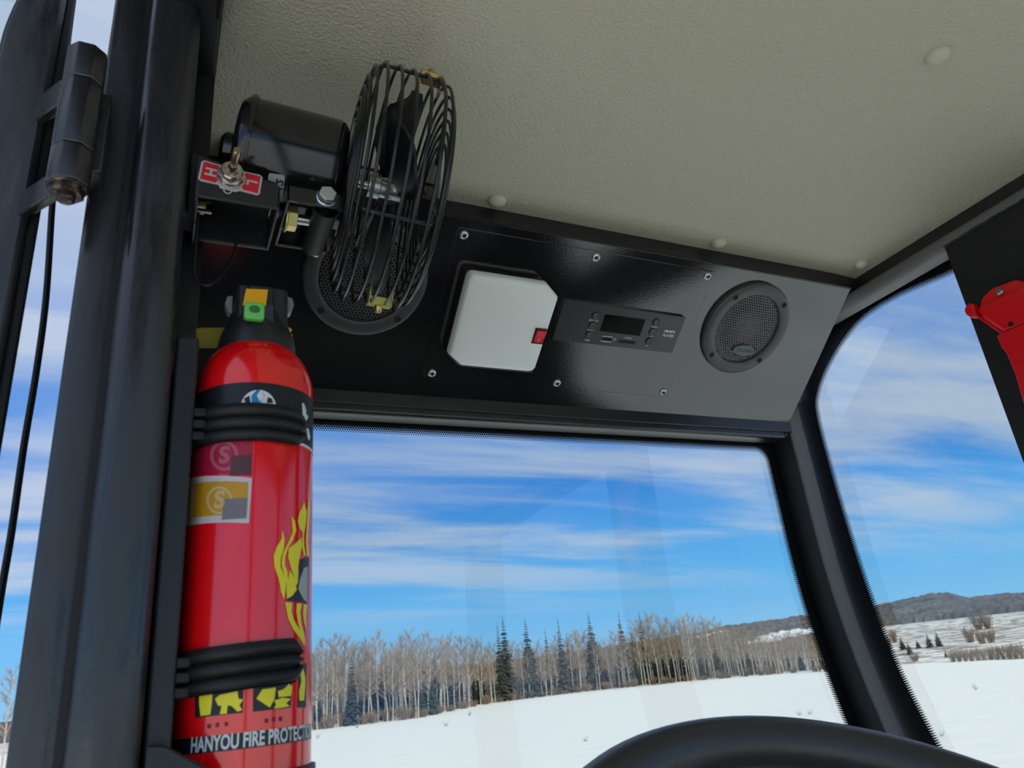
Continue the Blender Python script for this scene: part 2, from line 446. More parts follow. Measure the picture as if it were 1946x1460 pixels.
# ------------------------------------------------------------------ glazing with printed dot border
def offset_path(P2, d, closed):
    n = len(P2); out = []
    for i in range(n):
        a = P2[(i - 1) % n] if (closed or i > 0) else P2[i]; b = P2[(i + 1) % n] if (closed or i < n - 1) else P2[i]
        t = ((b[0] - a[0]), (b[1] - a[1])); l = math.hypot(*t) or 1
        out.append((P2[i][0] - t[1] / l * d, P2[i][1] + t[0] / l * d))
    return out
def resample(P2, step, phase=0.0):
    out = []; acc = phase * step; 
    for i in range(len(P2) - 1):
        a, b = P2[i], P2[i + 1]; l = math.hypot(b[0] - a[0], b[1] - a[1])
        while acc <= l:
            t = acc / l; out.append((a[0] + (b[0] - a[0]) * t, a[1] + (b[1] - a[1]) * t)); acc += step
        acc -= l
    return out
def frit(parent, path2, to3, wide, sgn, pitch, rows):
    """black printed band outside the path and rows of shrinking dots inside it"""
    outer = offset_path(path2, wide * sgn, False)
    vs = [to3(*p, 0.0) for p in path2] + [to3(*p, 0.0) for p in outer] + [to3(*p, 0.0006) for p in path2] + [to3(*p, 0.0006) for p in outer]
    n = len(path2); fs = []
    for i in range(n - 1):
        fs += [(i, i + 1, n + i + 1, n + i), (2 * n + i, 3 * n + i, 3 * n + i + 1, 2 * n + i + 1), (i, 2 * n + i, 2 * n + i + 1, i + 1), (n + i, n + i + 1, 3 * n + i + 1, 3 * n + i)]
    MB().add(vs, fs).build('printed_border', M_FRIT, parent, world=True)
    db = MB()
    for k, (off, r) in enumerate(rows):
        q = offset_path(path2, -off * sgn, False)
        for (u, v) in resample(q, pitch, 0.5 * (k % 2)):
            pts = [to3(u + r * math.cos(a * math.pi / 4), v + r * math.sin(a * math.pi / 4), 0.0002) for a in range(8)]
            db.add(pts, [tuple(range(8))])
    o = db.build('printed_dots', M_FRIT, parent, world=True); o['kind'] = 'stuff'
    return o
WY = 0.752
def ws3(x, z, w): return Vector((x, WY - w + prof(z), z))
win1 = root('window_1', (0.4, WY, -0.5), 'wide curved windscreen with a dotted black border', 'window', kind='structure')
gv, gf = [], []
GN = 24
for k in range(GN + 1):
    z = 0.298 + (-0.60 - 0.298) * k / GN
    for x in (0.0, 0.80):
        for w in (0.0, -0.005): gv.append(ws3(x, z, w) + Vector((0, 0.0008, 0)))
for k in range(GN):
    a, b = k * 4, (k + 1) * 4
    gf += [(a, b, b + 2, a + 2), (a + 1, a + 3, b + 3, b + 1), (a, a + 1, b + 1, b), (a + 2, b + 2, b + 3, a + 3)]
gf += [(0, 2, 3, 1), (GN * 4, GN * 4 + 1, GN * 4 + 3, GN * 4 + 2)]
MB().add(gv, gf).build('glass', M_GLASS, win1, smooth=True, split=50, world=True)
X1, ZT, RC = 0.7665, 0.2745, 0.022
wp = [(0.03, ZT - 0.001 * 0)] + [(0.03 + (X1 - RC - 0.03) * k / 30, ZT) for k in range(1, 31)]
wp += [(X1 - RC + RC * math.sin(math.radians(a)), ZT - RC + RC * math.cos(math.radians(a))) for a in range(10, 91, 10)]
wp += [(X1, ZT - RC - (ZT - RC + 0.58) * k / 40) for k in range(1, 41)]
PITCH = 0.0026
ROWS = [(0.0004, 0.00138), (0.0026, 0.00128), (0.0048, 0.00102), (0.0069, 0.00070)]
frit(win1, wp, ws3, 0.034, 1, PITCH, ROWS)
SX = 0.832
def sw3(y, z, w): return Vector((SX - w, y, z))
win2 = root('window_2', (SX, 0.2, -0.42), 'right side window with a rounded front corner and dotted black border', 'window', kind='structure')
sp = [(-0.30, 0.388), (0.0, 0.390), (0.25, 0.394), (0.36, 0.400), (0.4643, 0.4070), (0.5418, 0.4150), (0.6027, 0.4095), (0.6600, 0.3800), (0.6990, 0.3430), (0.7105, 0.3092), (0.7115, 0.2253), (0.7085, 0.14), (0.7030, 0.0629), (0.6915, -0.0203), (0.6690, -0.1021), (0.630, -0.21), (0.57, -0.34), (0.53, -0.41)]
sp2 = [(v.x, v.y) for v in catmull([(a, b, 0) for a, b in sp], 8)]
frit(win2, sp2, sw3, 0.045, 1, PITCH, ROWS)
MB().box(SX + 0.0008, SX + 0.0058, REAR, 0.765, -0.42, 0.43).build('glass', M_GLASS, win2, world=True)

# ------------------------------------------------------------------ left door, swung open
door = root('door_1', (-0.09, 0.43, -0.85), 'open black door frame on the far left with rounded glazing corner', 'door', kind='structure')
outer = [(-0.0815, -0.85), (-0.0815, 0.50), (-0.70, 0.50), (-0.70, -0.85)]
inn = catmull([(-0.1120, -0.5, 0), (-0.1120, 0.2, 0), (-0.1118, 0.37, 0), (-0.1100, 0.42, 0), (-0.1010, 0.47, 0)], 6)
fr = MB()
n = len(inn)
vs = []
for yy in (0.428, 0.458):
    vs += [(v.x, yy, v.y) for v in inn] + [(-0.0815, yy, v.y) for v in inn]
fs = []
for i in range(n - 1):
    for o_ in (0, 2 * n): fs.append((o_ + i, o_ + i + 1, o_ + n + i + 1, o_ + n + i))
    fs.append((i, i + 1, 2 * n + i + 1, 2 * n + i)); fs.append((n + i, n + i + 1, 3 * n + i + 1, 3 * n + i))
fr.add(vs, fs)
fr.box(-0.70, -0.0815, 0.428, 0.458, 0.47, 0.50).box(-0.70, -0.0815, 0.428, 0.458, -0.85, -0.5).box(-0.70, -0.67, 0.428, 0.458, -0.5, 0.47)
fr.build('door_frame', M_POST, door, world=True, bevel=0.003)
MB().box(-0.68, -0.10, 0.450, 0.454, -0.52, 0.48).build('glass', M_GLASS, door, world=True)
MB().tube([(-0.0795, 0.436, -0.85), (-0.0798, 0.436, 0.1), (-0.0805, 0.436, 0.5)], 0.0035, 8).build('door_seal', M_RUB, door, world=True, smooth=True)
# hinge: three hexagonal knuckles, pin, bolt, two leaves
HX, HY = -0.0582, 0.388
hinge = MB()
hinge.box(-0.058, -0.0440, HY + 0.004, HY + 0.026, 0.285, 0.341).build('hinge_leaf', M_POST, door, world=True, bevel=0.001)
for z0, z1 in ((0.3400, 0.3600), (0.2720, 0.2890)):
    MB().prism([(HX - 0.004, HY + 0.006), (HX + 0.001, HY + 0.010), (-0.0815, 0.4300), (-0.0875, 0.4300)], z0, z1).build('hinge_leaf', M_POST, door, world=True, bevel=0.001)
for z0, z1 in ((0.2685, 0.2915), (0.2922, 0.3375), (0.3382, 0.3625)):
    MB().prism(ngon(0.0108, 8, math.radians(22.5), HX, HY), z0, z1).build('hinge_knuckle', M_POST, door, world=True, bevel=0.0008)
MB().lathe([(0, 0.3675), (0.0022, 0.367), (0.0034, 0.365), (0.0036, 0.36)], 16, Matrix.Translation((HX, HY, 0))).build('hinge_pin', M_STEEL, door, world=True, smooth=True)
hb = MB().prism(ngon(0.0085, 6, 0.3, HX, HY), 0.2632, 0.2688)
hb.lathe([(0.0095, 0.2688), (0.0095, 0.2672), (0.007, 0.2668)], 20, Matrix.Translation((HX, HY, 0))).lathe([(0.0045, 0.2640), (0.0045, 0.2605), (0.0035, 0.2595), (0, 0.2595)], 14, Matrix.Translation((HX, HY, 0)))
hb.build('hinge_bolt', mat('rusty_bolt', (0.05, 0.035, 0.03), 0.35, metal=0.6, var=(300, (0.25, 0.17, 0.12), 0.5, 0.7)), door, world=True, bevel=0.0004)

# door cable hanging outside
cab = MB().tube(catmull([on(1, .5, 142, -20), on(1, .5, 128, 90), on(1, .5, 112, 260), on(1, .5, 100, 380), on(1, .5, 88, 560), on(1, .5, 70, 700), on(1, .5, 45, 850), on(1, .5, 22, 1010), on(1, .5, 0, 1140), on(1, .5, -40, 1400)], 6), 0.0020, 8)
tag(cab.build('cable', M_RUB, smooth=True), 'thin black cable hanging in the gap beside the open door', 'cable')

# ------------------------------------------------------------------ overhead panel and what is fitted in it
ANG = math.radians(38.9)
DN = Vector((0, math.cos(ANG), -math.sin(ANG))); NN = Vector((0, -math.sin(ANG), -math.cos(ANG)))
def pframe(u, v, w=0.0):
    return frame(Vector((u, 0.568, 0.42)) + DN * v + NN * w, (1, 0, 0), -DN, NN)
panel = root('overhead_panel', pframe(0.4, 0.19), 'sloping gloss black overhead panel above the windscreen', 'panel')
poly = [(0.0130 - 0.4, 0.19 + 0.0095), (0.0130 - 0.4, -0.0018), (0.7845 - 0.4, -0.0018), (0.7785 - 0.4, 0.19 + 0.0088)]
MB().prism(poly, -0.004, 0.0).build('panel_sheet', M_PANEL, panel, bevel=0.0008)
MB().box(0.0130 - 0.4, 0.7785 - 0.4, 0.19 + 0.0088, 0.19 + 0.0100, -0.004, 0.0012).build('folded_edge', M_FRAME, panel)
acc = MB().prism([(x - 0.4, 0.19 - y) for x, y in rrect(0.2445, 0.5622, -0.0005, 0.1668, 0.003, 3)][::-1], 0.0, 0.0013).build('access_plate', M_PANEL, panel, bevel=0.0004)
scr = MB().lathe([(0.0048, 0.0013), (0.0047, 0.0022), (0.0040, 0.0032), (0.0025, 0.0038), (0.0, 0.0040)], 24)
scr_rec = MB()
for a in (0.6, 0.6 + math.pi / 2):
    m_ = Matrix.Rotation(a, 4, 'Z'); scr_rec.box(-0.0026, 0.0026, -0.0006, 0.0006, 0.0034, 0.00408, m_)
scr_rec.lathe([(0.0017, 0.0035), (0.0017, 0.00409), (0, 0.00409)], 8)
s0 = scr.build('screw', M_ZINC, panel, smooth=True); s0r = scr_rec.build('recess', M_DARK, s0)
for i, (u, v) in enumerate([(0.2515, 0.0063), (0.4035, 0.0061), (0.5540, 0.0060), (0.2535, 0.1615), (0.4060, 0.1605), (0.5560, 0.1603)]):
    if i == 0: s, r_ = s0, s0r
    else:
        s = dup(s0, panel); r_ = dup(s0r, s)
    s.location = (u - 0.4, 0.19 - v, 0); s.rotation_euler = (0, 0, 0.4 * i)

def perforated(R, pitch, hole, skip=None):
    mb = MB(); h = pitch * math.sqrt(3) / 2
    nrow = int(R / h) + 2
    for j in range(-nrow, nrow + 1):
        for i in range(-nrow - 2, nrow + 3):
            cx = (i + (0.5 if j % 2 else 0)) * pitch; cy = j * h
            if math.hypot(cx, cy) > R - hole * 0.6: continue
            if skip and skip(cx, cy): continue
            o = [(cx + pitch / math.sqrt(3) * math.cos(math.pi / 6 + k * math.pi / 3), cy + pitch / math.sqrt(3) * math.sin(math.pi / 6 + k * math.pi / 3)) for k in range(6)]
            n_ = [(cx + hole * math.cos(math.pi / 6 + k * math.pi / 3), cy + hole * math.sin(math.pi / 6 + k * math.pi / 3)) for k in range(6)]
            def zz_(p): return 0.0050 - 0.0016 * (p[0] ** 2 + p[1] ** 2) / (R * R)
            mb.add([(p[0], p[1], zz_(p)) for p in o] + [(p[0], p[1], zz_(p)) for p in n_] + [(p[0], p[1], zz_(p) - 0.0009) for p in n_],
                   [(k, (k + 1) % 6, 6 + (k + 1) % 6, 6 + k) for k in range(6)] + [(6 + k, 6 + (k + 1) % 6, 12 + (k + 1) % 6, 12 + k) for k in range(6)])
    return mb
M_GRILLE = mat('grille_metal', (0.08, 0.08, 0.08), 0.35, metal=0.3, ior=1.6)
def speaker(u, v, label, badge):
    sp_ = root('speaker', pframe(u, v), label, 'speaker', 'round speakers in the overhead panel')
    MB().lathe([(0.0612, 0.0002), (0.0612, 0.0042), (0.0600, 0.0060), (0.0580, 0.0068), (0.0475, 0.0062), (0.0462, 0.0055), (0.0455, 0.0030), (0.0455, 0.0002)], 72).build('flange', M_GREYPL, sp_, smooth=True, split=35)
    MB().lathe([(0.0458, -0.0015), (0.030, -0.0020), (0.012, -0.0024), (0.0, -0.0022)], 40).build('cone', M_DARK, sp_, smooth=True)
    skip = (lambda x, y: (x - 0.008) ** 2 / 0.0185 ** 2 + (y + 0.0278) ** 2 / 0.0085 ** 2 < 1) if badge else None
    perforated(0.0462, 0.0036, 0.00125, skip).build('grille', M_GRILLE, sp_)
    for sx_ in (-1, 1):
        for sy_ in (-1, 1):
            m_ = Matrix.Translation((0.0383 * sx_, 0.0383 * sy_, 0))
            MB().lathe([(0.0034, 0.0069), (0.0030, 0.0071), (0.0022, 0.0068), (0.0, 0.0066)], 14, m_).build('mounting_screw', M_DARK, sp_, smooth=True)
    if badge:
        el = [(0.008 + 0.0172 * math.cos(2 * math.pi * k / 32), -0.0278 + 0.0073 * math.sin(2 * math.pi * k / 32)) for k in range(32)]
        b = MB().prism(el, 0.0035, 0.0066).build('badge', mat('badge_grey', (0.10, 0.12, 0.115), 0.3, metal=0.3), sp_, bevel=0.0006)
        flat_text('CALDEAN', 0.0062, 0.008, -0.0278, 0.00675, shear=0.25, bold=0.0001).build('lettering', M_BLACKP, b)
    return sp_
speaker(0.6395, 0.0628, 'round black speaker with an oval badge, right of the radio', True)
speaker(0.1640, 0.0635, 'round black speaker half hidden behind the fan cage', False)

# dome light
dl = root('dome_light', pframe(0.311, 0.09), 'square frosted white dome light with a small red switch', 'light')
def loc2(pts, cu_, cv_): return [(u - cu_, cv_ - v) for u, v in pts]
MB().prism(loc2([(0.3655, 0.0530), (0.3655, 0.1460), (0.2780, 0.1460), (0.2615, 0.1330), (0.2615, 0.0400), (0.3510, 0.0400)], 0.311, 0.09)[::1], 0.0012, 0.013).build('base', M_PLAST, dl, bevel=0.002)
lens_pts = loc2([(0.3465, 0.0375), (0.3635, 0.0500), (0.3622, 0.1350), (0.3597, 0.1385), (0.3555, 0.1400), (0.2755, 0.1400), (0.2598, 0.1285), (0.2598, 0.0430), (0.2612, 0.0395), (0.2650, 0.0375)], 0.311, 0.09)
ins = [(x * 0.86, (y) * 0.86) for x, y in lens_pts]
mb = MB(); n = len(lens_pts)
vs = [(x * 1.01, y * 1.01, 0.011) for x, y in lens_pts] + [(x, y, 0.0195) for x, y in lens_pts] + [(x * .975, y * .975, 0.0226) for x, y in lens_pts] + [(x, y, 0.0246) for x, y in ins]
fs = [tuple(range(3 * n, 4 * n)), tuple(range(n))]
for L_ in range(3):
    fs += [(L_ * n + i, L_ * n + (i + 1) % n, (L_ + 1) * n + (i + 1) % n, (L_ + 1) * n + i) for i in range(n)]
mb.add(vs, fs).build('lens', M_LENS, dl, bevel=0.0016, seg=2)
swr = MB().box(0.3462 - .311, 0.3598 - .311, .09 - 0.1040, .09 - 0.0858, 0.022, 0.0256).build('switch', M_PLAST, dl, bevel=0.0004)
rk = MB()
x0, x1, y0, y1 = 0.3478 - .311, 0.3584 - .311, .09 - 0.1022, .09 - 0.0876
rk.add([(x0, y0, 0.025), (x1, y0, 0.025), (x1, y1, 0.025), (x0, y1, 0.025), (x0, y0, 0.0262), (x1, y0, 0.0262), (x1, (y0 + y1) / 2, 0.0270), (x0, (y0 + y1) / 2, 0.0270), (x1, y1, 0.0295), (x0, y1, 0.0295)],
       [(0, 1, 2, 3), (4, 5, 6, 7), (7, 6, 8, 9), (0, 1, 5, 4), (2, 3, 9, 8), (1, 2, 8, 6, 5), (0, 4, 7, 9, 3)])
rk.build('rocker', M_REDP, swr, bevel=0.0004)
MB().tube([(0.3531 - .311 + 0.0012 * math.cos(t * math.pi / 8), .09 - 0.0990 + 0.0016 * math.sin(t * math.pi / 8), 0.0267) for t in range(16)], 0.0002, 5, closed=True).build('off_mark', M_WHITE, swr)

# radio
RU, RV = 0.462, 0.0815
rad = root('radio', pframe(RU, RV), 'slim black media player with a small dark screen and six buttons', 'radio')
M_RADIO = mat('radio_plastic', (0.028, 0.030, 0.030), 0.26, ior=1.65)
MB().prism([(x - RU, RV - y) for x, y in rrect(0.3808, 0.5435, 0.0577, 0.1055, 0.0025, 4)][::-1], 0.0013, 0.0058).build('faceplate', M_RADIO, rad, bevel=0.0006)
MB().prism([(x - RU, RV - y) for x, y in rrect(0.4345, 0.4930, 0.0662, 0.0893, 0.0008, 2)][::-1], 0.0055, 0.0061).build('screen_bezel', M_GREYPL, rad)
MB().box(0.4355 - RU, 0.4895 - RU, RV - 0.0880, RV - 0.0672, 0.0058, 0.0064).build('screen', mat('screen_glass', (0.003, 0.003, 0.003), 0.12, ior=1.2), rad)
for (u, v) in [(0.4242, 0.0708), (0.4242, 0.0825), (0.4242, 0.0943), (0.5052, 0.0688), (0.5052, 0.0809), (0.5052, 0.0933)]:
    m_ = Matrix.Translation((u - RU, RV - v, 0))
    MB().lathe([(0.0044, 0.0057), (0.0042, 0.0070), (0.0034, 0.0074), (0.0, 0.0071)], 24, m_).build('button', M_GREYPL, rad, smooth=True, split=30)
    MB().lathe([(0.0046, 0.0058), (0.0051, 0.0059), (0.0051, 0.0062), (0.0046, 0.0062)], 24, m_).build('button_surround', M_DARK, rad)
usb = MB()
usb.tube([(0.4408 - RU, RV - 0.0937, 0.0062), (0.4548 - RU, RV - 0.0937, 0.0062), (0.4548 - RU, RV - 0.0997, 0.0062), (0.4408 - RU, RV - 0.0997, 0.0062)], 0.0005, 6, closed=True)
u_ = usb.build('usb_port', M_ZINC, rad)
MB().box(0.4411 - RU, 0.4545 - RU, RV - 0.0995, RV - 0.0939, 0.0055, 0.0060).build('socket', M_DARK, u_)
MB().box(0.4650 - RU, 0.4875 - RU, RV - 0.0992, RV - 0.0958, 0.0055, 0.0060).build('card_slot', M_DARK, rad)
for body, u, v, sz, kw in [('MOD', 0.4252, 0.0767, 0.0036, {}), ('VOL+', 0.4242, 0.0886, 0.0034, {}), ('VOL-', 0.4242, 0.1010, 0.0034, {}), ('BND', 0.5055, 0.0750, 0.0034, {}),
                           ('SD/MMC', 0.4760, 0.0925, 0.0026, {}), ('FM/MP3', 0.5280, 0.0783, 0.0046, dict(shear=0.25, bold=0.00006)), ('PLAYER', 0.5280, 0.0836, 0.0046, dict(shear=0.25, bold=0.00006))]:
    flat_text(body, sz, u - RU, RV - v, 0.00595, **kw).build('lettering', M_WHITE, rad)
ic = MB()      # power ring, skip arrows, usb fork
ic.tube([(0.4192 - RU + 0.0012 * math.cos(t * math.pi / 6), RV - 0.0767 + 0.0012 * math.sin(t * math.pi / 6), 0.0060) for t in range(12)], 0.00022, 4, closed=True)
ic.box(0.4190 - RU, 0.4194 - RU, RV - 0.0767, RV - 0.0752, 0.0058, 0.0061)
ic.build('power_mark', M_WHITE, rad)
for v, s_ in ((0.0868, 1), (0.0990, -1)):
    a = MB()
    for k in (0, 1):
        x = 0.5045 - RU + 0.0013 * k
        a.prism([(x - .0006 * s_, RV - v - .0008), (x + .0006 * s_, RV - v), (x - .0006 * s_, RV - v + .0008)][::s_], 0.0058, 0.0061)
    xb = 0.5052 - RU + 0.0019 * s_
    a.box(xb - .0002, xb + .0002, RV - v - .0008, RV - v + .0008, 0.0058, 0.0061)
    a.build('skip_mark', M_WHITE, rad)
uf = MB().box(0.4588 - RU, 0.4591 - RU, RV - 0.0985, RV - 0.0950, 0.0058, 0.0061)
uf.prism([(0.4582 - RU, RV - 0.0955), (0.4597 - RU, RV - 0.0955), (0.45895 - RU, RV - 0.0940)], 0.0058, 0.0061).box(0.4575 - RU, 0.4589 - RU, RV - 0.0974, RV - 0.0971, 0.0058, 0.0061).box(0.4573 - RU, 0.4576 - RU, RV - 0.0974, RV - 0.0960, 0.0058, 0.0061)
uf.build('usb_mark', M_WHITE, rad)

# ------------------------------------------------------------------ cab fan on the door post
def ray_at(x, y, depth): return pray(x, y) * depth
FC = ray_at(738, 362, 0.55)
FZ = (RIGHT * 1.0 + UP * -0.17 + FWD * 0.335).normalized()
FY = (UP - FZ * UP.dot(FZ)).normalized()
FX = FY.cross(FZ)
FM = frame(FC, FX, FY, FZ)
FI = FM.inverted()
fan = root('cab_fan', FM, 'black wire-cage cab fan on a bracket at the door post', 'fan')
def ring(R, t, r=0.00125, n=64):
    return MB().tube([(R * math.cos(2 * math.pi * k / n), R * math.sin(2 * math.pi * k / n), t) for k in range(n)], r, 7, closed=True)
rings = [(0.0855, t) for t in (-0.0195, -0.0098, 0.0, 0.0098, 0.0195)]
for s_ in (-1, 1):
    rings += [(0.0815, 0.0258 * s_), (0.0745, 0.0288 * s_), (0.0665, 0.0303 * s_), (0.0585, 0.0312 * s_), (0.0505, 0.0318 * s_), (0.0425, 0.0322 * s_)]
for R_, t_ in rings:
    ring(R_, t_).build('cage_ring', M_WIRE, fan, smooth=True, split=180)
camdir = (FI @ Vector((0, 0, 0))); a_near = math.atan2(camdir.y, camdir.x)
for a in (a_near + 0.18, a_near + 1.75, a_near + 3.3, a_near - 1.45):
    ca, sa = math.cos(a), math.sin(a)
    pr = [(0.030, -0.0305), (0.045, -0.0300), (0.060, -0.0290), (0.0725, -0.0270), (0.0795, -0.0240), (0.0830, -0.0185), (0.0833, 0.0), (0.0830, 0.0185), (0.0795, 0.0240), (0.0725, 0.0270), (0.060, 0.0290), (0.045, 0.0300), (0.026, 0.0305)]
    MB().tube([(r * ca, r * sa, t) for r, t in catmull([(r, t, 0) for r, t in pr], 3) and [(v.x, v.y) for v in catmull([(r, t, 0) for r, t in pr], 3)]], 0.0014, 7).build('cage_spoke', M_WIRE, fan, smooth=True, split=180)
MB().lathe([(0.0, 0.0338), (0.020, 0.0334), (0.030, 0.0322), (0.0325, 0.0305), (0.0, 0.0300)], 40).build('front_cap', M_MOTOR, fan, smooth=True, split=40)
MB().lathe([(0.0, -0.0295), (0.043, -0.0300), (0.044, -0.0330), (0.0, -0.0335)], 40).build('rear_plate', M_MOTOR, fan, smooth=True, split=40)
hub = MB().lathe([(0.0, 0.0125), (0.0062, 0.0120), (0.0068, 0.0110), (0.0068, -0.0060), (0.0085, -0.0068), (0.0085, -0.0150), (0.0030, -0.0155), (0.0030, -0.034)], 24).build('hub', M_STEEL, fan, smooth=True, split=35)
# four broad pitched blades
def blade(a0):
    mb = MB(); nr, nw = 8, 5
    vs = []
    for i in range(nr + 1):
        f = i / nr; r = 0.012 + 0.064 * f
        half = 0.010 + 0.022 * math.sin(min(1, f * 1.25) * math.pi / 2) ** 1.2
        if f > 0.8: half *= math.sqrt(max(0.05, 1 - ((f - 0.8) / 0.2) ** 2 * 0.75))
        pitch = math.radians(42 - 12 * f)
        for k in range(nw + 1):
            s_ = (k / nw - 0.5) * 2
            w = s_ * half; cam_ = 0.004 * (1 - s_ * s_)
            lx, lt = w * math.cos(pitch), w * math.sin(pitch) * 0.72 + cam_
            vs.append((r * math.cos(a0) - lx * math.sin(a0), r * math.sin(a0) + lx * math.cos(a0), lt))
    n1 = nw + 1
    fs = [(i * n1 + k, i * n1 + k + 1, (i + 1) * n1 + k + 1, (i + 1) * n1 + k) for i in range(nr) for k in range(nw)]
    return mb.add(vs, fs)
for k in range(4):
    b = blade(math.radians(82 + 90 * k)).build('blade', M_BLADE, fan, smooth=True, split=180)
    so = b.modifiers.new('thickness', 'SOLIDIFY'); so.thickness = 0.0012
# motor with beaded edge and rating sticker
mo = MB().lathe([(0.0, -0.1085), (0.030, -0.1085), (0.0365, -0.1070), (0.0395, -0.1030), (0.0400, -0.0990), (0.0400, -0.0420), (0.0388, -0.0385), (0.0340, -0.0345), (0.0, -0.0340)], 64).build('motor', M_MOTOR, fan, smooth=True, split=50)
MB().lathe([(0.0415, -0.1015), (0.0421, -0.0995), (0.0415, -0.0975), (0.0395, -0.0975), (0.0395, -0.1015)], 64).build('rim_bead', M_MOTOR, mo, smooth=True)
MB().lathe([(0.0, -0.1180), (0.010, -0.1175), (0.013, -0.1150), (0.0135, -0.108)], 24).build('bearing_cap', M_MOTOR, mo, smooth=True)
def cyl_px(inv, R, x, y):
    """angle and axial position where the line of sight through a pixel meets the cylinder of radius R about local Z"""
    o = inv @ Vector((0, 0, 0)); d = (inv.to_3x3() @ pray(x, y))
    A = d.x * d.x + d.y * d.y; B = 2 * (o.x * d.x + o.y * d.y); C = o.x * o.x + o.y * o.y - R * R
    disc = B * B - 4 * A * C
    if disc < 0:
        t = -B / (2 * A)
    else: t = (-B - math.sqrt(disc)) / (2 * A)
    p = o + d * t
    a = math.atan2(p.y, p.x)
    return (a - 2 * math.pi if a > math.pi / 2 else a), p.z
def wrap_poly(verts2, faces, R, fn=None, step=math.radians(6)):
    """flat (angle, height) shapes cut into narrow strips and wrapped round radius R"""
    bm = bmesh.new()
    bv = [bm.verts.new((a, z, 0)) for a, z in verts2]
    for f in faces:
        try: bm.faces.new([bv[i] for i in f])
        except ValueError: pass
    bmesh.ops.triangulate(bm, faces=bm.faces)
    lo = min(a for a, z in verts2); hi_ = max(a for a, z in verts2)
    x = lo + step
    while x < hi_:
        bmesh.ops.bisect_plane(bm, geom=bm.verts[:] + bm.edges[:] + bm.faces[:], dist=1e-7, plane_co=(x, 0, 0), plane_no=(1, 0, 0)); x += step
    bm.verts.ensure_lookup_table(); bm.verts.index_update()
    vs = [Vector((R * math.cos(v.co.x), R * math.sin(v.co.x), v.co.y)) for v in bm.verts]
    fs = [tuple(v.index for v in f.verts) for f in bm.faces]
    bm.free()
    return MB().add(vs, fs)
st = [cyl_px(FI, 0.0402, *p) for p in [(513, 329), (539, 333), (541, 338), (537, 385), (508, 378), (510, 333)]]
wrap_poly(st, [tuple(range(len(st)))], 0.0402).build('sticker', M_LGREY, mo)
ca_, cz_ = cyl_px(FI, 0.0402, 530, 352)
tv, tf = text_mesh('12', 0.0085, bold=0.0002)
wrap_poly([(ca_ - v.x / 0.0402, cz_ + v.y * 0.8) for v in tv], tf, 0.0404).build('lettering', M_BLACKP, mo)
# brass clips on the cage rim
def clip(ang, t, name, m, r0=0.0860):
    cx, cy = math.cos(ang), math.sin(ang)
    mm = frame((r0 * cx, r0 * cy, t), (0, 0, 1), (cy, -cx, 0), (cx, cy, 0))
    c = MB().box(-0.0078, 0.0078, -0.0058, 0.0058, 0.0005, 0.0070, mm).box(-0.0088, -0.0072, -0.0068, 0.0068, -0.0070, 0.0070, mm).box(0.0072, 0.0088, -0.0068, 0.0068, -0.0070, 0.0070, mm).build(name, m, fan, bevel=0.0007)
    MB().lathe([(0.0, 0.0118), (0.0022, 0.0115), (0.0030, 0.0100), (0.0030, 0.0065)], 12, mm).build('clip_screw', M_BRASS, c, smooth=True)
a_top = math.pi / 2
clip(a_top + 0.02, 0.0172, 'cage_clip', M_BRASS)
clip(a_top + math.pi - 0.05, 0.0060, 'cage_clip', mat('dull_yellow_zinc', (0.45, 0.42, 0.10), 0.35, metal=0.6), 0.0800)

# switch bracket: bent channel, open below, bolted to the post
def wbuild(mb, name, m, parent, **k): return mb.build(name, m, parent, world=True, **k)
XZ = frame((0, 0, 0), (1, 0, 0), (0, 0, 1), (0, 1, 0))
swp = [(0.0055, 0.2885), (0.0535, 0.2890), (0.0535, 0.3060), (0.0510, 0.3088), (0.0055, 0.3190)][::-1]
swb = MB().prism(swp, 0.4040, 0.4060, XZ).box(0.0515, 0.0535, 0.4040, 0.4540, 0.2888, 0.3065).prism(swp, 0.4510, 0.4540, XZ).prism([(0.0055, 0.3168), (0.0510, 0.3066), (0.0510, 0.3088), (0.0055, 0.3190)][::-1], 0.4040, 0.4540, XZ).box(0.0045, 0.0065, 0.4040, 0.4540, 0.2850, 0.3190)
swb = wbuild(swb, 'switch_bracket', M_PLAST, fan, bevel=0.0008)
wbuild(MB().lathe([(0.0, 0.0), (0.0045, 0.0), (0.0045, 0.004), (0.003, 0.0055), (0, 0.0055)], 16, axis_frame((0.0065, 0.432, 0.300), (1, 0, 0))), 'bracket_bolt', M_GOLD, swb, smooth=True)
for z_ in (0.292, 0.312):
    wbuild(MB().box(0.0065, 0.0150, 0.4300 + (z_ - 0.3) * 0.9 - 0.001, 0.4300 + (z_ - 0.3) * 0.9 + 0.0010, z_ - 0.0015, z_ + 0.0005), 'terminal_tab', M_STEEL, swb)
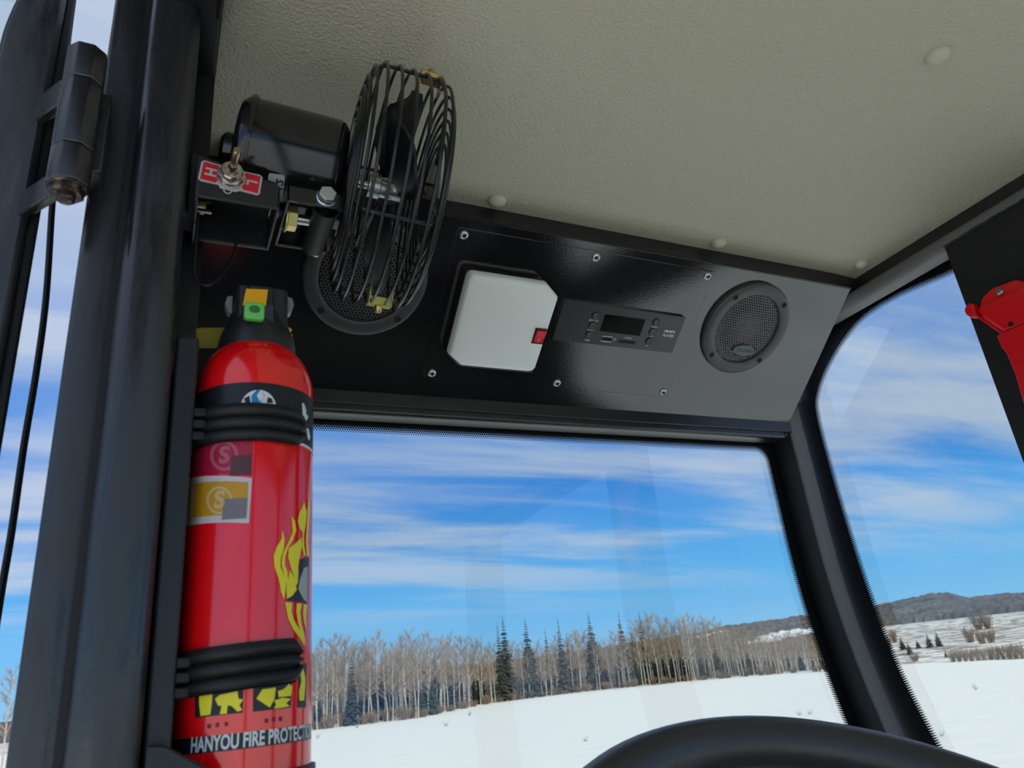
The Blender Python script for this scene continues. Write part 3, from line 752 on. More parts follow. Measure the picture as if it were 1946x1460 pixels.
# toggle switch with H / L plate
NPF = frame((0.0240, 0.4036, 0.3052), Vector((1, 0, -0.10)).normalized(), Vector((0.10, 0, 1)).normalized(), (0, -1, 0))
hw, hh = 0.0180, 0.0078
np_poly = [(-hw, -hh + .0015), (-hw + .0015, -hh), (-0.0062, -hh + .0005), (-0.0048, -hh - 0.0016), (0.0040, -hh - 0.0016), (0.0062, -hh + .0000), (hw - .0015, -hh), (hw, -hh + .0015), (hw, hh - .0015), (hw - .0015, hh), (0.0068, hh - .0005), (0.0050, hh + 0.0014), (-0.0050, hh + 0.0014), (-0.0068, hh - .0005), (-hw + .0015, hh), (-hw, hh - .0015)]
npl = wbuild(MB().prism(np_poly, 0.0, 0.0008, NPF), 'switch_plate', M_LGREY, fan)
for s_ in (-1, 1):
    rp = [(s_ * 0.0168, -0.0066), (s_ * 0.0168, 0.0066), (s_ * 0.0078, 0.0066), (s_ * 0.0066, 0.0030), (s_ * 0.0066, -0.0030), (s_ * 0.0078, -0.0066)]
    wbuild(MB().prism(rp if s_ < 0 else rp[::-1], 0.0008, 0.0010, NPF), 'red_field', mat('red_print', (0.62, 0.010, 0.018), 0.4), npl)
for body, xx, rot in (('H', -0.0120, -90), ('L', 0.0122, -90)):
    tv, tf = text_mesh(body, 0.0088, bold=0.0003)
    rm = Matrix.Rotation(math.radians(rot), 4, 'Z')
    wbuild(MB().add([NPF @ ((rm @ v) + Vector((xx, 0, 0.0012))) for v in tv], tf), 'lettering', M_LGREY, npl)
bush = MB().lathe([(0.0086, 0.0008), (0.0086, 0.0016), (0.0076, 0.0018)], 28, NPF).prism(ngon(0.0078, 6), 0.0012, 0.0040, NPF).lathe([(0.0066, 0.0036), (0.0066, 0.0080), (0.0060, 0.0090), (0.0044, 0.0090), (0.0040, 0.0060), (0.0, 0.0055)], 28, NPF)
bush = wbuild(bush, 'toggle_bushing', mat('nickel', (0.62, 0.56, 0.50), 0.22, metal=1.0), fan, smooth=True, split=30)
lt = NPF @ Vector((0.0010, 0.0030, 0.0245)); l0 = NPF @ Vector((0, 0, 0.005))
ld = (lt - l0)
wbuild(MB().tube([l0, l0 + ld * 0.45, l0 + ld * 0.92, lt], [0.0017, 0.0022, 0.0028, 0.0022], 16), 'toggle_lever', mat('bronze_nickel', (0.50, 0.38, 0.27), 0.25, metal=1.0), bush, smooth=True)
wbuild(MB().tube([NPF @ Vector((-0.0005 + 0.0022 * math.cos(k * math.pi / 8), -0.0098 + 0.0022 * math.sin(k * math.pi / 8), 0.0006)) for k in range(16)], 0.0004, 6, closed=True), 'lock_ring', M_LGREY, npl)
# tilt yoke beside it
yk = MB().box(0.0575, 0.0600, 0.4045, 0.4585, 0.2965, 0.3095).box(0.0575, 0.0935, 0.4045, 0.4065, 0.2965, 0.3095).box(0.0575, 0.0935, 0.4560, 0.4585, 0.2965, 0.3095).box(0.0575, 0.0935, 0.4045, 0.4585, 0.3075, 0.3095)
yk = wbuild(yk, 'tilt_yoke', M_MOTOR, fan, bevel=0.0008)
def hexhead(o, z, r=0.0062, h=0.0048):
    m_ = axis_frame(o, z)
    return MB().prism(ngon(r, 6, 0.2), 0.0012, h, m_).lathe([(r * 1.12, 0.0), (r * 1.15, 0.0008), (r * 1.0, 0.0016)], 24, m_)
wbuild(hexhead((0.0825, 0.4045, 0.3035), (0, -1, 0), 0.0058, 0.0062), 'pivot_bolt', M_ZINC, yk, bevel=0.0003)
wbuild(MB().lathe([(0.0080, 0.0), (0.0080, 0.047)], 24, axis_frame((0.0835, 0.4085, 0.2990), (0, 1, 0))).lathe([(0.0089, 0.0), (0.0089, 0.0015), (0.0078, 0.0018)], 24, axis_frame((0.0835, 0.4068, 0.2990), (0, 1, 0))), 'pivot_sleeve', M_RUB, yk, smooth=True, split=40)
wbuild(hexhead((0.0865, 0.4585, 0.3000), (0, 1, 0), 0.0050, 0.0050), 'pivot_nut', M_ZINC, yk, bevel=0.0003)
nutf = (0.0602, 0.428, 0.3005)
wbuild(hexhead(nutf, (1, 0, 0), 0.0088, 0.0074), 'lock_nut', M_GOLD, yk, bevel=0.0003)
wbuild(MB().lathe([(0.0035, 0.0), (0.0035, 0.018)], 16, axis_frame((0.0660, 0.428, 0.3005), (1, 0, 0))), 'lock_bolt', M_STEEL, yk, smooth=True, split=40)
# motor foot joining sleeve and motor
p0 = Vector((0.0900, 0.432, 0.308)); p1 = FM @ Vector((0.0, -0.034, -0.050))
ft = MB().prism([(-0.010, 0.0), (0.012, 0.0), (0.016, 0.036), (-0.004, 0.036)], -0.006, 0.006, frame((0.0935, 0.434, 0.305), (0.9, 0.0, -0.2), (0.25, 0.05, 0.95), (0.0, 1, 0)))
wbuild(ft, 'motor_foot', M_MOTOR, fan, bevel=0.001)

# loose wires under the switch bracket
w1 = MB().tube(catmull([(0.0076, 0.43, 0.300), on(1, .43, 371, 480), on(1, .43, 369, 520), on(1, .43, 378, 538), on(1, .43, 400, 540), on(1, .44, 430, 512), on(1, .445, 446, 478), (0.0320, 0.445, 0.300)], 8), 0.0010, 7)
tag(w1.build('fan_wire', M_RUB, smooth=True), 'thin black wire looping below the fan switch bracket', 'wire')

# ------------------------------------------------------------------ fire extinguisher
EX, EY, ER = 0.0470, 0.4400, 0.0338
EB = -0.085
EMX = Matrix.Translation((EX, EY, 0))
EI = EMX.inverted()
ext = root('fire_extinguisher', (EX, EY, EB), 'red fire extinguisher strapped to the door post', 'extinguisher')
def elathe(pr, n=64): return MB().lathe(pr, n, EMX)
body = wbuild(elathe([(0.0, EB), (0.028, EB), (ER - 0.001, EB + 0.006), (ER, EB + 0.012), (ER, 0.1760), (ER - 0.0006, 0.1830), (ER - 0.0028, 0.1905), (ER - 0.0065, 0.1975), (ER - 0.012, 0.2040), (ER - 0.019, 0.2085), (0.010, 0.2105), (0.0, 0.2105)], 96), 'cylinder', M_RED, ext, smooth=True, split=60)
def epix(pts, off=0.0): return [cyl_px(EI, ER + off, *p) for p in pts]
def decal(pts, name, m, off, parent=body):
    q = epix(pts, off)
    return wrap_poly(q, [tuple(range(len(q)))], ER + off)
def put(mb, name, m, parent=body):
    mb.v = [EMX @ v for v in mb.v]
    return wbuild(mb, name, m, parent, smooth=True, split=180)
# black shoulder band with white rule and emblem
def bandstrip(z0, z1, off, a0=-math.pi, a1=math.pi):
    return wrap_poly([(a0, z0), (a1, z0), (a1, z1), (a0, z1)], [(0, 1, 2, 3)], ER + off)
put(bandstrip(0.1395, 0.1712, 0.00015), 'black_band', M_BLACKP)
put(bandstrip(0.1378, 0.1395, 0.0002), 'white_rule', M_WHITE)
def arc_pts(cx, cy, rx, ry, a0, a1, n=16): return [(cx + rx * math.cos(math.radians(a0 + (a1 - a0) * k / n)), cy - ry * math.sin(math.radians(a0 + (a1 - a0) * k / n))) for k in range(n + 1)]
put(decal(arc_pts(491, 775, 34, 34, 0, 180), '', None, 0.0003), 'emblem', M_WHITE)
put(decal([(478, 768), (478, 752), (488, 741), (496, 741), (503, 752), (498, 760), (494, 768)], '', None, 0.0004), 'emblem_blue', mat('blue_print', (0.02, 0.22, 0.50), 0.4))
put(decal([(488, 752), (496, 740), (502, 754), (494, 764)], '', None, 0.0005), 'emblem_drop', M_WHITE)
put(decal([(466, 766), (464, 757), (474, 752), (476, 766)], '', None, 0.0004), 'emblem_hole', M_BLACKP)
put(decal([(507, 766), (509, 755), (517, 758), (519, 766)], '', None, 0.0004), 'emblem_hole', M_BLACKP)
put(decal([(574, 766), (578, 767), (582, 780), (582, 787), (586, 792), (584, 797), (577, 805), (572, 803), (570, 792), (575, 788)], '', None, 0.0003), 'flourish', M_WHITE)
put(decal([(582, 815), (586, 814), (590, 830), (588, 838), (585, 834)], '', None, 0.0003), 'flourish', M_WHITE)
# upper and lower stickers (their square codes are left plain grey)
M_PINK = mat('pink_clear_label', (0.42, 0.010, 0.045), 0.35)
put(decal([(364, 838), (481, 832), (478, 905), (358, 910)], '', None, 0.0002), 'clear_label', M_PINK)
M_PINKL = mat('pink_print', (0.52, 0.10, 0.16), 0.4)
put(decal(arc_pts(426, 866, 27, 29, 0, 360, 28)[:-1], '', None, 0.0003), 'logo_ring', M_PINKL)
put(decal(arc_pts(426, 866, 21, 23, 0, 360, 28)[:-1], '', None, 0.0004), 'logo_field', M_PINK)
put(decal([(440, 867), (478, 865), (476, 902), (437, 904)], '', None, 0.0005), 'label_square', mat('label_grey_dark', (0.10, 0.035, 0.045), 0.5))
put(decal([(357, 913), (479, 909), (473, 995), (352, 1003)], '', None, 0.0003), 'yellow_label', mat('label_white', (0.62, 0.58, 0.60), 0.5))
M_AMB = mat('amber_print', (0.62, 0.30, 0.01), 0.45)
put(decal([(362, 922), (472, 917), (468, 980), (357, 988)], '', None, 0.0004), 'label_field', M_AMB)
M_AMBL = mat('amber_light_print', (0.66, 0.46, 0.20), 0.45)
put(decal(arc_pts(417, 951, 25, 27, 0, 360, 28)[:-1], '', None, 0.0005), 'logo_ring', M_AMBL)
put(decal(arc_pts(417, 951, 20, 22, 0, 360, 28)[:-1], '', None, 0.0006), 'logo_field', M_AMB)
tvx, tfx = text_mesh('S', 0.013, bold=0.0005)
for (px_, py_), m_, o_ in (((417, 951), M_AMBL, 0.0007), ((426, 866), M_PINKL, 0.0005)):
    a_, z_ = cyl_px(EI, ER + o_, px_, py_)
    put(wrap_poly([(a_ + v.x / ER, z_ + v.y) for v in tvx], tfx, ER + o_), 'lettering', m_)
put(decal([(362, 924), (371, 923.5), (367, 984), (358, 985)], '', None, 0.0005), 'label_stripe', M_AMBL)
put(decal([(425, 949), (470, 947), (467, 985), (421, 988)], '', None, 0.0007), 'label_square', mat('label_grey', (0.20, 0.18, 0.19), 0.5))
# flames and helmet
def cr5(pts): return [(290 + x * 0.3425, 960 + y * 0.3425) for x, y in pts]
FL = [cr5([(720, 140), (733, 190), (728, 240), (712, 290), (708, 340), (725, 380), (740, 420), (738, 470), (728, 525), (712, 480), (700, 410), (676, 340), (672, 280), (690, 230), (715, 190)]),
      cr5([(770, 62), (790, 90), (797, 140), (780, 190), (752, 235), (735, 290), (733, 330), (748, 370), (752, 420), (760, 360), (790, 410), (800, 470), (775, 505), (745, 520), (742, 440), (728, 380), (715, 330), (722, 270), (750, 215), (778, 150)]),
      cr5([(825, 180), (828, 230), (815, 290), (808, 350), (812, 420), (795, 450), (785, 400), (768, 350), (752, 290), (755, 240), (790, 215)]),
      cr5([(840, -20), (855, 40), (850, 110), (838, 170), (842, 230), (850, 280), (838, 282), (828, 220), (832, 150), (815, 130), (806, 90), (815, 40), (830, 10)]),
      cr5([(868, -60), (872, 20), (866, 110), (862, 200), (868, 285), (856, 282), (850, 200), (856, 110), (860, 20)]),
      cr5([(735, 538), (775, 545), (770, 590), (785, 640), (815, 690), (835, 740), (846, 790), (820, 745), (780, 690), (752, 630)]),
      cr5([(800, 545), (828, 548), (818, 600), (825, 660), (842, 720), (850, 780), (826, 725), (806, 650), (798, 590)]),
      cr5([(838, 550), (856, 552), (850, 620), (852, 690), (840, 650), (834, 600)])]
M_FLR = mat('flame_outline_print', (0.45, 0.05, 0.01), 0.4)
for f in FL:
    cx_ = sum(p[0] for p in f) / len(f); cy_ = sum(p[1] for p in f) / len(f)
    put(decal(f, '', None, 0.0004), 'flame', M_YEL)
put(decal(cr5([(820, 300), (868, 288), (862, 550), (735, 530), (770, 510), (805, 480), (808, 400)]), '', None, 0.0005), 'helmet', mat('helmet_print', (0.02, 0.025, 0.035), 0.4))
put(decal(cr5([(862, 340), (840, 350), (818, 410), (808, 465), (835, 520), (858, 545), (858, 530), (838, 508), (820, 465), (828, 415), (846, 365), (862, 355)]), '', None, 0.0006), 'helmet_line', M_LGREY)
# pictogram squares, caption marks and the name strip
def cr6(pts): return [(300 + x * 0.1781, 1200 + y * 0.1781) for x, y in pts]
for q in ([(395, 560), (915, 540), (905, 870), (395, 925)], [(1020, 480), (1435, 440), (1420, 815), (1015, 860)], [(1505, 350), (1590, 340), (1580, 815), (1490, 815)]):
    put(decal(cr6(q), '', None, 0.0002), 'pictogram_square', M_BLACKP)
PIC = [[(440, 600), (590, 590), (575, 780), (560, 890), (455, 905), (440, 780)],
       [(660, 680), (850, 640), (860, 720), (910, 730), (870, 790), (900, 840), (850, 860), (790, 800), (745, 790), (735, 880), (660, 885), (680, 800), (640, 790), (610, 720)],
       [(1115, 620), (1260, 600), (1245, 720), (1195, 815), (1050, 720)],
       [(1280, 640), (1340, 620), (1400, 560), (1435, 590), (1420, 690), (1290, 705)],
       [(1240, 740), (1330, 710), (1420, 720), (1370, 770), (1410, 800), (1330, 815), (1240, 825), (1260, 780)],
       [(1515, 400), (1550, 390), (1575, 500), (1570, 640), (1560, 740), (1510, 740), (1505, 640), (1530, 540)]]
for q in PIC: put(decal(cr6(q), '', None, 0.0004), 'pictogram', M_YEL)
M_DRED = mat('dark_red_print', (0.16, 0.004, 0.006), 0.4)
for (x, y) in ((545, 1015), (635, 1000), (730, 990), (1160, 955), (1235, 940), (1310, 935)):
    put(decal(cr6([(x - 18, y - 22), (x + 18, y - 25), (x + 18, y + 22), (x - 18, y + 25)]), '', None, 0.0002), 'caption_mark', M_DRED)
a_l, z_l = cyl_px(EI, ER, 330, 1417); a_r, z_r = cyl_px(EI, ER, 574, 1394)
zs_ = 0.5 * (cyl_px(EI, ER, 460, 1393)[1] + cyl_px(EI, ER, 460, 1424)[1])
hs_ = abs(cyl_px(EI, ER, 460, 1393)[1] - cyl_px(EI, ER, 460, 1424)[1]) / 2
put(bandstrip(zs_ - hs_, zs_ + hs_, 0.0002, a_l, a_r + 0.4), 'name_strip', M_BLACKP)
tv, tf = text_mesh('HANYOU FIRE PROTECTION', 0.0085, bold=0.00025, align='LEFT')
wtot = max(v.x for v in tv)
a_s = cyl_px(EI, ER, 364, 1412)[0]; a_m = cyl_px(EI, ER, 572, 1395)[0]
frac = max(v.x for v in text_mesh('HANYOU FIRE PROTEC', 0.0085, bold=0.00025, align='LEFT')[0])
put(wrap_poly([(a_s + v.x / frac * (a_m - a_s), zs_ + v.y * 1.05) for v in tv], tf, ER + 0.0004), 'lettering', M_WHITE)
# base cup
wbuild(elathe([(ER + 0.0022, EB - 0.002), (ER + 0.0022, -0.0275), (ER + 0.0002, -0.0275), (ER + 0.0002, EB + 0.01)], 64), 'base_cup', M_RUB, ext, smooth=True, split=40)
# valve head: collar, black housing, lever, tabs
wbuild(elathe([(0.0228, 0.2000), (0.0232, 0.2060), (0.0222, 0.2130), (0.0188, 0.2215), (0.0165, 0.2300), (0.0160, 0.2360)], 48), 'collar', M_PLAST, ext, smooth=True, split=50)
hz = MB().prism([(x + EX, y + EY) for x, y in rrect(-0.0150, 0.0165, -0.0145, 0.0150, 0.005, 4)], 0.214, 0.2450)
hz.box(EX - 0.0085, EX + 0.0070, EY - 0.0185, EY - 0.012, 0.214, 0.2430)
wbuild(hz, 'valve_head', M_PLAST, ext, bevel=0.0015)
wbuild(MB().box(EX - 0.0085, EX + 0.0068, EY - 0.0192, EY - 0.0180, 0.2135, 0.2300), 'front_tab', mat('slate_plastic', (0.04, 0.038, 0.05), 0.5), ext, bevel=0.0004)
def tilt_quad(pts, th, name, m):
    a = [Vector(p) for p in pts]; nn = (a[1] - a[0]).cross(a[2] - a[0]).normalized() * th
    return wbuild(MB().add(a + [p + nn for p in a], [(0, 1, 2, 3), (7, 6, 5, 4), (0, 4, 5, 1), (1, 5, 6, 2), (2, 6, 7, 3), (3, 7, 4, 0)]), name, m, ext, bevel=0.0004)
def ey(x, y, yy): return on(1, yy, x, y)
tilt_quad([ey(461, 582, .4195), ey(505, 583, .4195), ey(509, 553, .4215), ey(467, 551, .4215)], 0.0016, 'orange_tab', M_ORG)
gt = MB().prism([(x, y) for x, y in rrect(-0.0058, 0.0058, -0.0056, 0.0056, 0.002, 3)], 0.0, 0.005, frame(ey(482, 597, .4195), (1, 0, 0), (0, 0, 1), (0, -1, 0)))
gt = wbuild(gt, 'green_tab', mat('green_plastic', (0.16, 0.60, 0.12), 0.4), ext, bevel=0.001)
wbuild(MB().lathe([(0.0, 0.0052), (0.0032, 0.0052)], 20, frame(ey(482, 595, .4195), (1, 0, 0), (0, 0, 0.8), (0, -1, 0))), 'tab_hole', mat('green_shadow_plastic', (0.05, 0.16, 0.03), 0.5), gt)
for s_, px_ in ((-1, 437), (1, 546)):
    pr = [(0, 0.0), (0.003 * s_, 0.002), (0.0045 * s_, 0.007), (0.0035 * s_, 0.012), (0.0, 0.013)]
    wbuild(MB().prism(pr if s_ > 0 else pr[::-1], -0.004, 0.004, frame(ey(px_ - s_ * 3, 602, .440), (1, 0, 0), (0, 0, 1), (0, -1, 0))), 'lever_ear', mat('grey_plastic', (0.22, 0.24, 0.25), 0.4), ext, bevel=0.0006)
wbuild(MB().prism([(p.x, p.z) for p in [on(1, .452, *q) for q in ((376, 622), (450, 621), (430, 659), (378, 659), (372, 655), (371, 626))]][::-1], 0.452, 0.4545, frame((0, 0, 0), (1, 0, 0), (0, 0, 1), (0, 1, 0))), 'pull_tag', mat('olive_yellow_plastic', (0.34, 0.27, 0.01), 0.45), ext, bevel=0.0008)
wbuild(MB().tube([on(1, .44, *q) for q in ((544, 622), (549, 628), (547, 634), (552, 640))], [0.0012, 0.0020, 0.0013, 0.0018], 8), 'seal_tie', M_ORG, ext, smooth=True)
wbuild(MB().tube([on(1, .44, *q) for q in ((549, 640), (553, 655), (558, 680))], 0.0005, 6), 'pin_wire', M_STEEL, ext, smooth=True)

# ------------------------------------------------------------------ extinguisher bracket with two ribbed straps
brk = root('extinguisher_bracket', (0.004, 0.44, -0.11), 'black mounting bracket with two ribbed rubber straps', 'bracket')
wbuild(MB().prism(rrect(0.0008, 0.0128, 0.4120, 0.4595, 0.002, 3), -0.11, 0.1985), 'back_plate', M_PLAST, brk, bevel=0.001)
wbuild(MB().prism([(0.002, -0.060), (0.002, -0.0095), (0.010, -0.0105), (0.030, -0.0230), (0.030, -0.060)][::-1], 0.402, 0.4040, frame((0, 0, 0), (1, 0, 0), (0, 0, 1), (0, 1, 0))), 'foot', M_PLAST, brk, bevel=0.001)
def strap(z0, dz, a_end):
    a_st = math.radians(-205); n_ = 60
    pr = []
    H_ = 0.0108
    ribs = 3
    secp = [(ER + 0.0006, -H_), (ER + 0.0030, -H_)]
    for k in range(ribs):
        for j in range(6):
            f = (k + j / 6) / ribs
            secp.append((ER + 0.0018 + 0.0030 * abs(math.sin(math.pi * (j / 6))) ** 0.7, -H_ + 2 * H_ * f))
    secp += [(ER + 0.0030, H_), (ER + 0.0006, H_)]
    vs, fs = [], []; ns = len(secp)
    for i in range(n_ + 1):
        a = a_st + (a_end - a_st) * i / n_
        e = min(1.0, (n_ - i) / 4.0); sc = math.sqrt(max(0.02, 1 - (1 - e) ** 2)) * 0.55 + 0.45 if e < 1 else 1
        zc_ = z0 + dz * (i / n_ - 0.5)
        for r, z in secp: vs.append((EX + r * math.cos(a), EY + r * math.sin(a), zc_ + z * sc))
    for i in range(n_):
        for k in range(ns): fs.append((i * ns + k, i * ns + (k + 1) % ns, (i + 1) * ns + (k + 1) % ns, (i + 1) * ns + k))
    fs.append(tuple(range(ns))); fs.append(tuple(n_ * ns + k for k in range(ns)))
    mb = MB().add(vs, fs)
    s_ = wbuild(mb, 'strap', M_RUB, brk, smooth=True, split=60)
    lug = MB()
    for k in range(3):
        zz_ = z0 - dz * 0.5 + (k - 1) * 0.0068
        lug.box(0.0015, EX - ER + 0.006, EY - 0.026, EY + 0.012, zz_ - 0.0026, zz_ + 0.0026)
    wbuild(lug, 'strap_lug', M_RUB, s_, bevel=0.0010)
strap(0.1472, -0.001, math.radians(-96 + 47))
strap(0.0200, 0.004, math.radians(-96 + 46))

# ------------------------------------------------------------------ red latch on the right door post
lat = root('door_latch', (0.785, 0.385, 0.23), 'red metal door latch at the right edge of the picture', 'latch')
YZ = frame((0, 0, 0), (0, 1, 0), (0, 0, 1), (1, 0, 0))
def yz(pts): return [(on(0, 0.768, *p).y, on(0, 0.768, *p).z) for p in pts]
wbuild(MB().prism(yz([(1867, 566), (1885, 548), (1930, 531), (1950, 536), (1990, 600), (1960, 622), (1912, 634), (1858, 596)]), 0.766, 0.789, YZ), 'latch_body', M_REDP, lat, bevel=0.003)
wbuild(MB().prism(yz([(1862, 590), (1952, 545), (1975, 610), (1914, 632)]), 0.7615, 0.7665, YZ), 'latch_cover', M_REDP, lat, bevel=0.002)
wbuild(MB().prism(yz([(1904, 640), (1914, 634), (1960, 616), (2010, 700), (2000, 800), (1962, 790), (1940, 715), (1930, 690), (1922, 672), (1915, 664)]), 0.758, 0.772, YZ), 'latch_handle', M_REDP, lat, bevel=0.002)
wbuild(MB().prism(yz([(1838, 592), (1842, 580), (1849, 576), (1856, 580), (1860, 598), (1866, 604), (1852, 606), (1842, 600)]), 0.762, 0.774, YZ), 'latch_pawl', M_REDP, lat, bevel=0.0022)
wbuild(MB().prism(yz([(1852, 603), (1866, 600), (1908, 636), (1905, 640)]), 0.772, 0.778, YZ), 'latch_arm', M_REDP, lat, bevel=0.0008)
pv = on(0, 0.768, 1867, 600)
wbuild(MB().tube([(0.7690, pv.y, pv.z), (0.7690, pv.y - 0.004, pv.z + 0.013)], 0.0016, 10), 'spring_pin', M_STEEL, lat, smooth=True)
pv = on(0, 0.766, 1901, 555)
wbuild(MB().lathe([(0.0, 0.003), (0.0030, 0.0026), (0.0046, 0.0006), (0.0046, 0)], 16, axis_frame(pv, (-1, 0, 0.5))), 'latch_screw', mat('dull_steel', (0.30, 0.27, 0.26), 0.35, metal=0.9), lat, smooth=True)
pv = on(0, 0.7615, 1921, 616)
wbuild(MB().lathe([(0.0, 0.0003), (0.0026, 0.0003), (0.0026, -0.001)], 16, axis_frame(pv, (-1, 0, 0))), 'latch_hole', M_DARK, lat)

# ------------------------------------------------------------------ steering wheel
WT = math.radians(30)
WC = Vector((0.32, 0.265, -0.138)); WR, Wr = 0.18, 0.0165
wm = frame(WC, (1, 0, 0), (0, math.cos(WT), math.sin(WT)), (0, -math.sin(WT), math.cos(WT)))
wheel = root('steering_wheel', wm, 'black steering wheel with a thick padded rim', 'steering wheel')
M_WHEEL = mat('black_wheel_vinyl', (0.034, 0.033, 0.033), 0.38, ior=1.6, bump=[(260, 0.25, 0.0008), (900, 0.2, 0.0003)])
MB().tube([(WR * math.cos(2 * math.pi * k / 96), WR * math.sin(2 * math.pi * k / 96), 0) for k in range(96)], Wr, 24, closed=True).build('rim', M_WHEEL, wheel, smooth=True, split=180)
for a in (-90, 30, 150):
    ca, sa = math.cos(math.radians(a)), math.sin(math.radians(a))
    MB().box(0.03, WR - 0.005, -0.014, 0.014, -0.006, 0.002, Matrix.Translation((0, 0, -0.012)) @ Matrix.Rotation(math.radians(a), 4, 'Z')).build('spoke', M_PLAST, wheel, bevel=0.003)
MB().lathe([(0, 0.004), (0.030, 0.002), (0.042, -0.006), (0.045, -0.03), (0.03, -0.06), (0.022, -0.30), (0.0, -0.30)], 40).build('hub_and_column', M_PLAST, wheel, smooth=True, split=40)

# ------------------------------------------------------------------ the land outside
def azel(x, y):
    d = pray(x, y); return math.degrees(math.atan2(d.x, d.y)), math.degrees(math.atan2(d.z, math.hypot(d.x, d.y)))
RL = [(-180, 90), (-15, 90), (10.25, 92.7), (17.9, 95.4), (23.5, 137), (29.2, 154), (36.6, 152), (43.6, 135), (47, 119), (50.8, 122), (57.4, 92.6), (70, 90), (180, 90)]
def lerp_tab(tab, x):
    for (a, va), (b, vb) in zip(tab, tab[1:]):
        if x <= b: return va + (vb - va) * max(0.0, min(1.0, (x - a) / (b - a)))
    return tab[-1][1]
def sstep(a, b, x):
    t = max(0.0, min(1.0, (x - a) / (b - a))); return t * t * (3 - 2 * t)
def rl(az): return lerp_tab(RL, az)
def ground_h(x, y):
    r = math.hypot(x, y); az = math.degrees(math.atan2(x, y))
    w = sstep(46.5, 49.5, az) * (1 - sstep(80, 95, az))
    d = r - rl(az)
    if w <= 0 or d <= 0: return GZ
    far = -1.7 * sstep(0, 45, d) + 13.0 * max(0.0, (r - 150) / 280) ** 1.15 + 0.5 * math.sin(x * 0.045) * sstep(20, 80, d)
    return GZ + w * min(far, 13.0)
RIDGE = sorted([azel(*p) for p in [(1330, 1205), (1380, 1192), (1450, 1184), (1530, 1172), (1670, 1154), (1730, 1141), (1770, 1132), (1802, 1131), (1840, 1141), (1874, 1135), (1946, 1130)]])
RIDGE = [(-60, 0.6), (5, 0.8), (20, 1.4)] + RIDGE + [(75, 2.0), (95, 0.7)]

def snow_material():
    m = bpy.data.materials.new('snow'); m.use_nodes = True
    nd, lk = m.node_tree.nodes, m.node_tree.links
    b = nd['Principled BSDF']; b.inputs['Roughness'].default_value = 0.75; b.inputs['IOR'].default_value = 1.31
    ge = nd.new('ShaderNodeNewGeometry')
    n1 = nd.new('ShaderNodeTexNoise'); lk.new(ge.outputs['Position'], n1.inputs['Vector']); n1.inputs['Scale'].default_value = 0.22; n1.inputs['Detail'].default_value = 9; n1.inputs['Roughness'].default_value = 0.72
    # bare ground and dead grass show through on the rolling land beyond the crest
    ln = nd.new('ShaderNodeVectorMath'); ln.operation = 'LENGTH'; lk.new(ge.outputs['Position'], ln.inputs[0])
    mr = nd.new('ShaderNodeMapRange'); lk.new(ln.outputs['Value'], mr.inputs[0]); mr.inputs[1].default_value = 118; mr.inputs[2].default_value = 160; mr.inputs[3].default_value = 0.0; mr.inputs[4].default_value = 0.255
    ad = nd.new('ShaderNodeMath'); ad.operation = 'ADD'; lk.new(n1.outputs[0], ad.inputs[0]); lk.new(mr.outputs[0], ad.inputs[1])
    r = nd.new('ShaderNodeValToRGB'); lk.new(ad.outputs[0], r.inputs[0])
    ramp_set(r, [(0.70, (0.84, 0.84, 0.78)), (0.82, (0.20, 0.15, 0.11))])
    lk.new(r.outputs[0], b.inputs['Base Color'])
    n2 = nd.new('ShaderNodeTexNoise'); lk.new(ge.outputs['Position'], n2.inputs['Vector']); n2.inputs['Scale'].default_value = 0.6; n2.inputs['Detail'].default_value = 8
    bp = nd.new('ShaderNodeBump'); lk.new(n2.outputs[0], bp.inputs['Height']); bp.inputs['Strength'].default_value = 0.35; bp.inputs['Distance'].default_value = 0.35
    lk.new(bp.outputs[0], b.inputs['Normal'])
    return m
M_SNOW = snow_material()
azs = [-180 + 6 * k for k in range(20)] + [-60 + 2.5 * k for k in range(38)] + [35 + 0.75 * k for k in range(81)] + [96 + 6 * k for k in range(14)]
azs = [a for a in azs if a < 180]
rs_ = [0.0001, 3, 8, 20, 40, 60, 75, 85, 92, 98, 106, 114, 122, 130, 138, 146, 154, 162, 172, 185, 200, 220, 240, 265, 290, 320, 350, 385, 420, 470, 800, 1600]
vs = []
for r in rs_:
    for a in azs:
        t = math.radians(a); x, y = r * math.sin(t), r * math.cos(t)
        vs.append((x, y, ground_h(x, y)))
na = len(azs)
fs = [(j * na + i, j * na + (i + 1) % na, (j + 1) * na + (i + 1) % na, (j + 1) * na + i) for j in range(len(rs_) - 1) for i in range(na)]
gnd = MB().add(vs, fs).build('ground', M_SNOW, smooth=True, split=180)
tag(gnd, 'snow-covered field around the machine', 'ground', kind='structure')

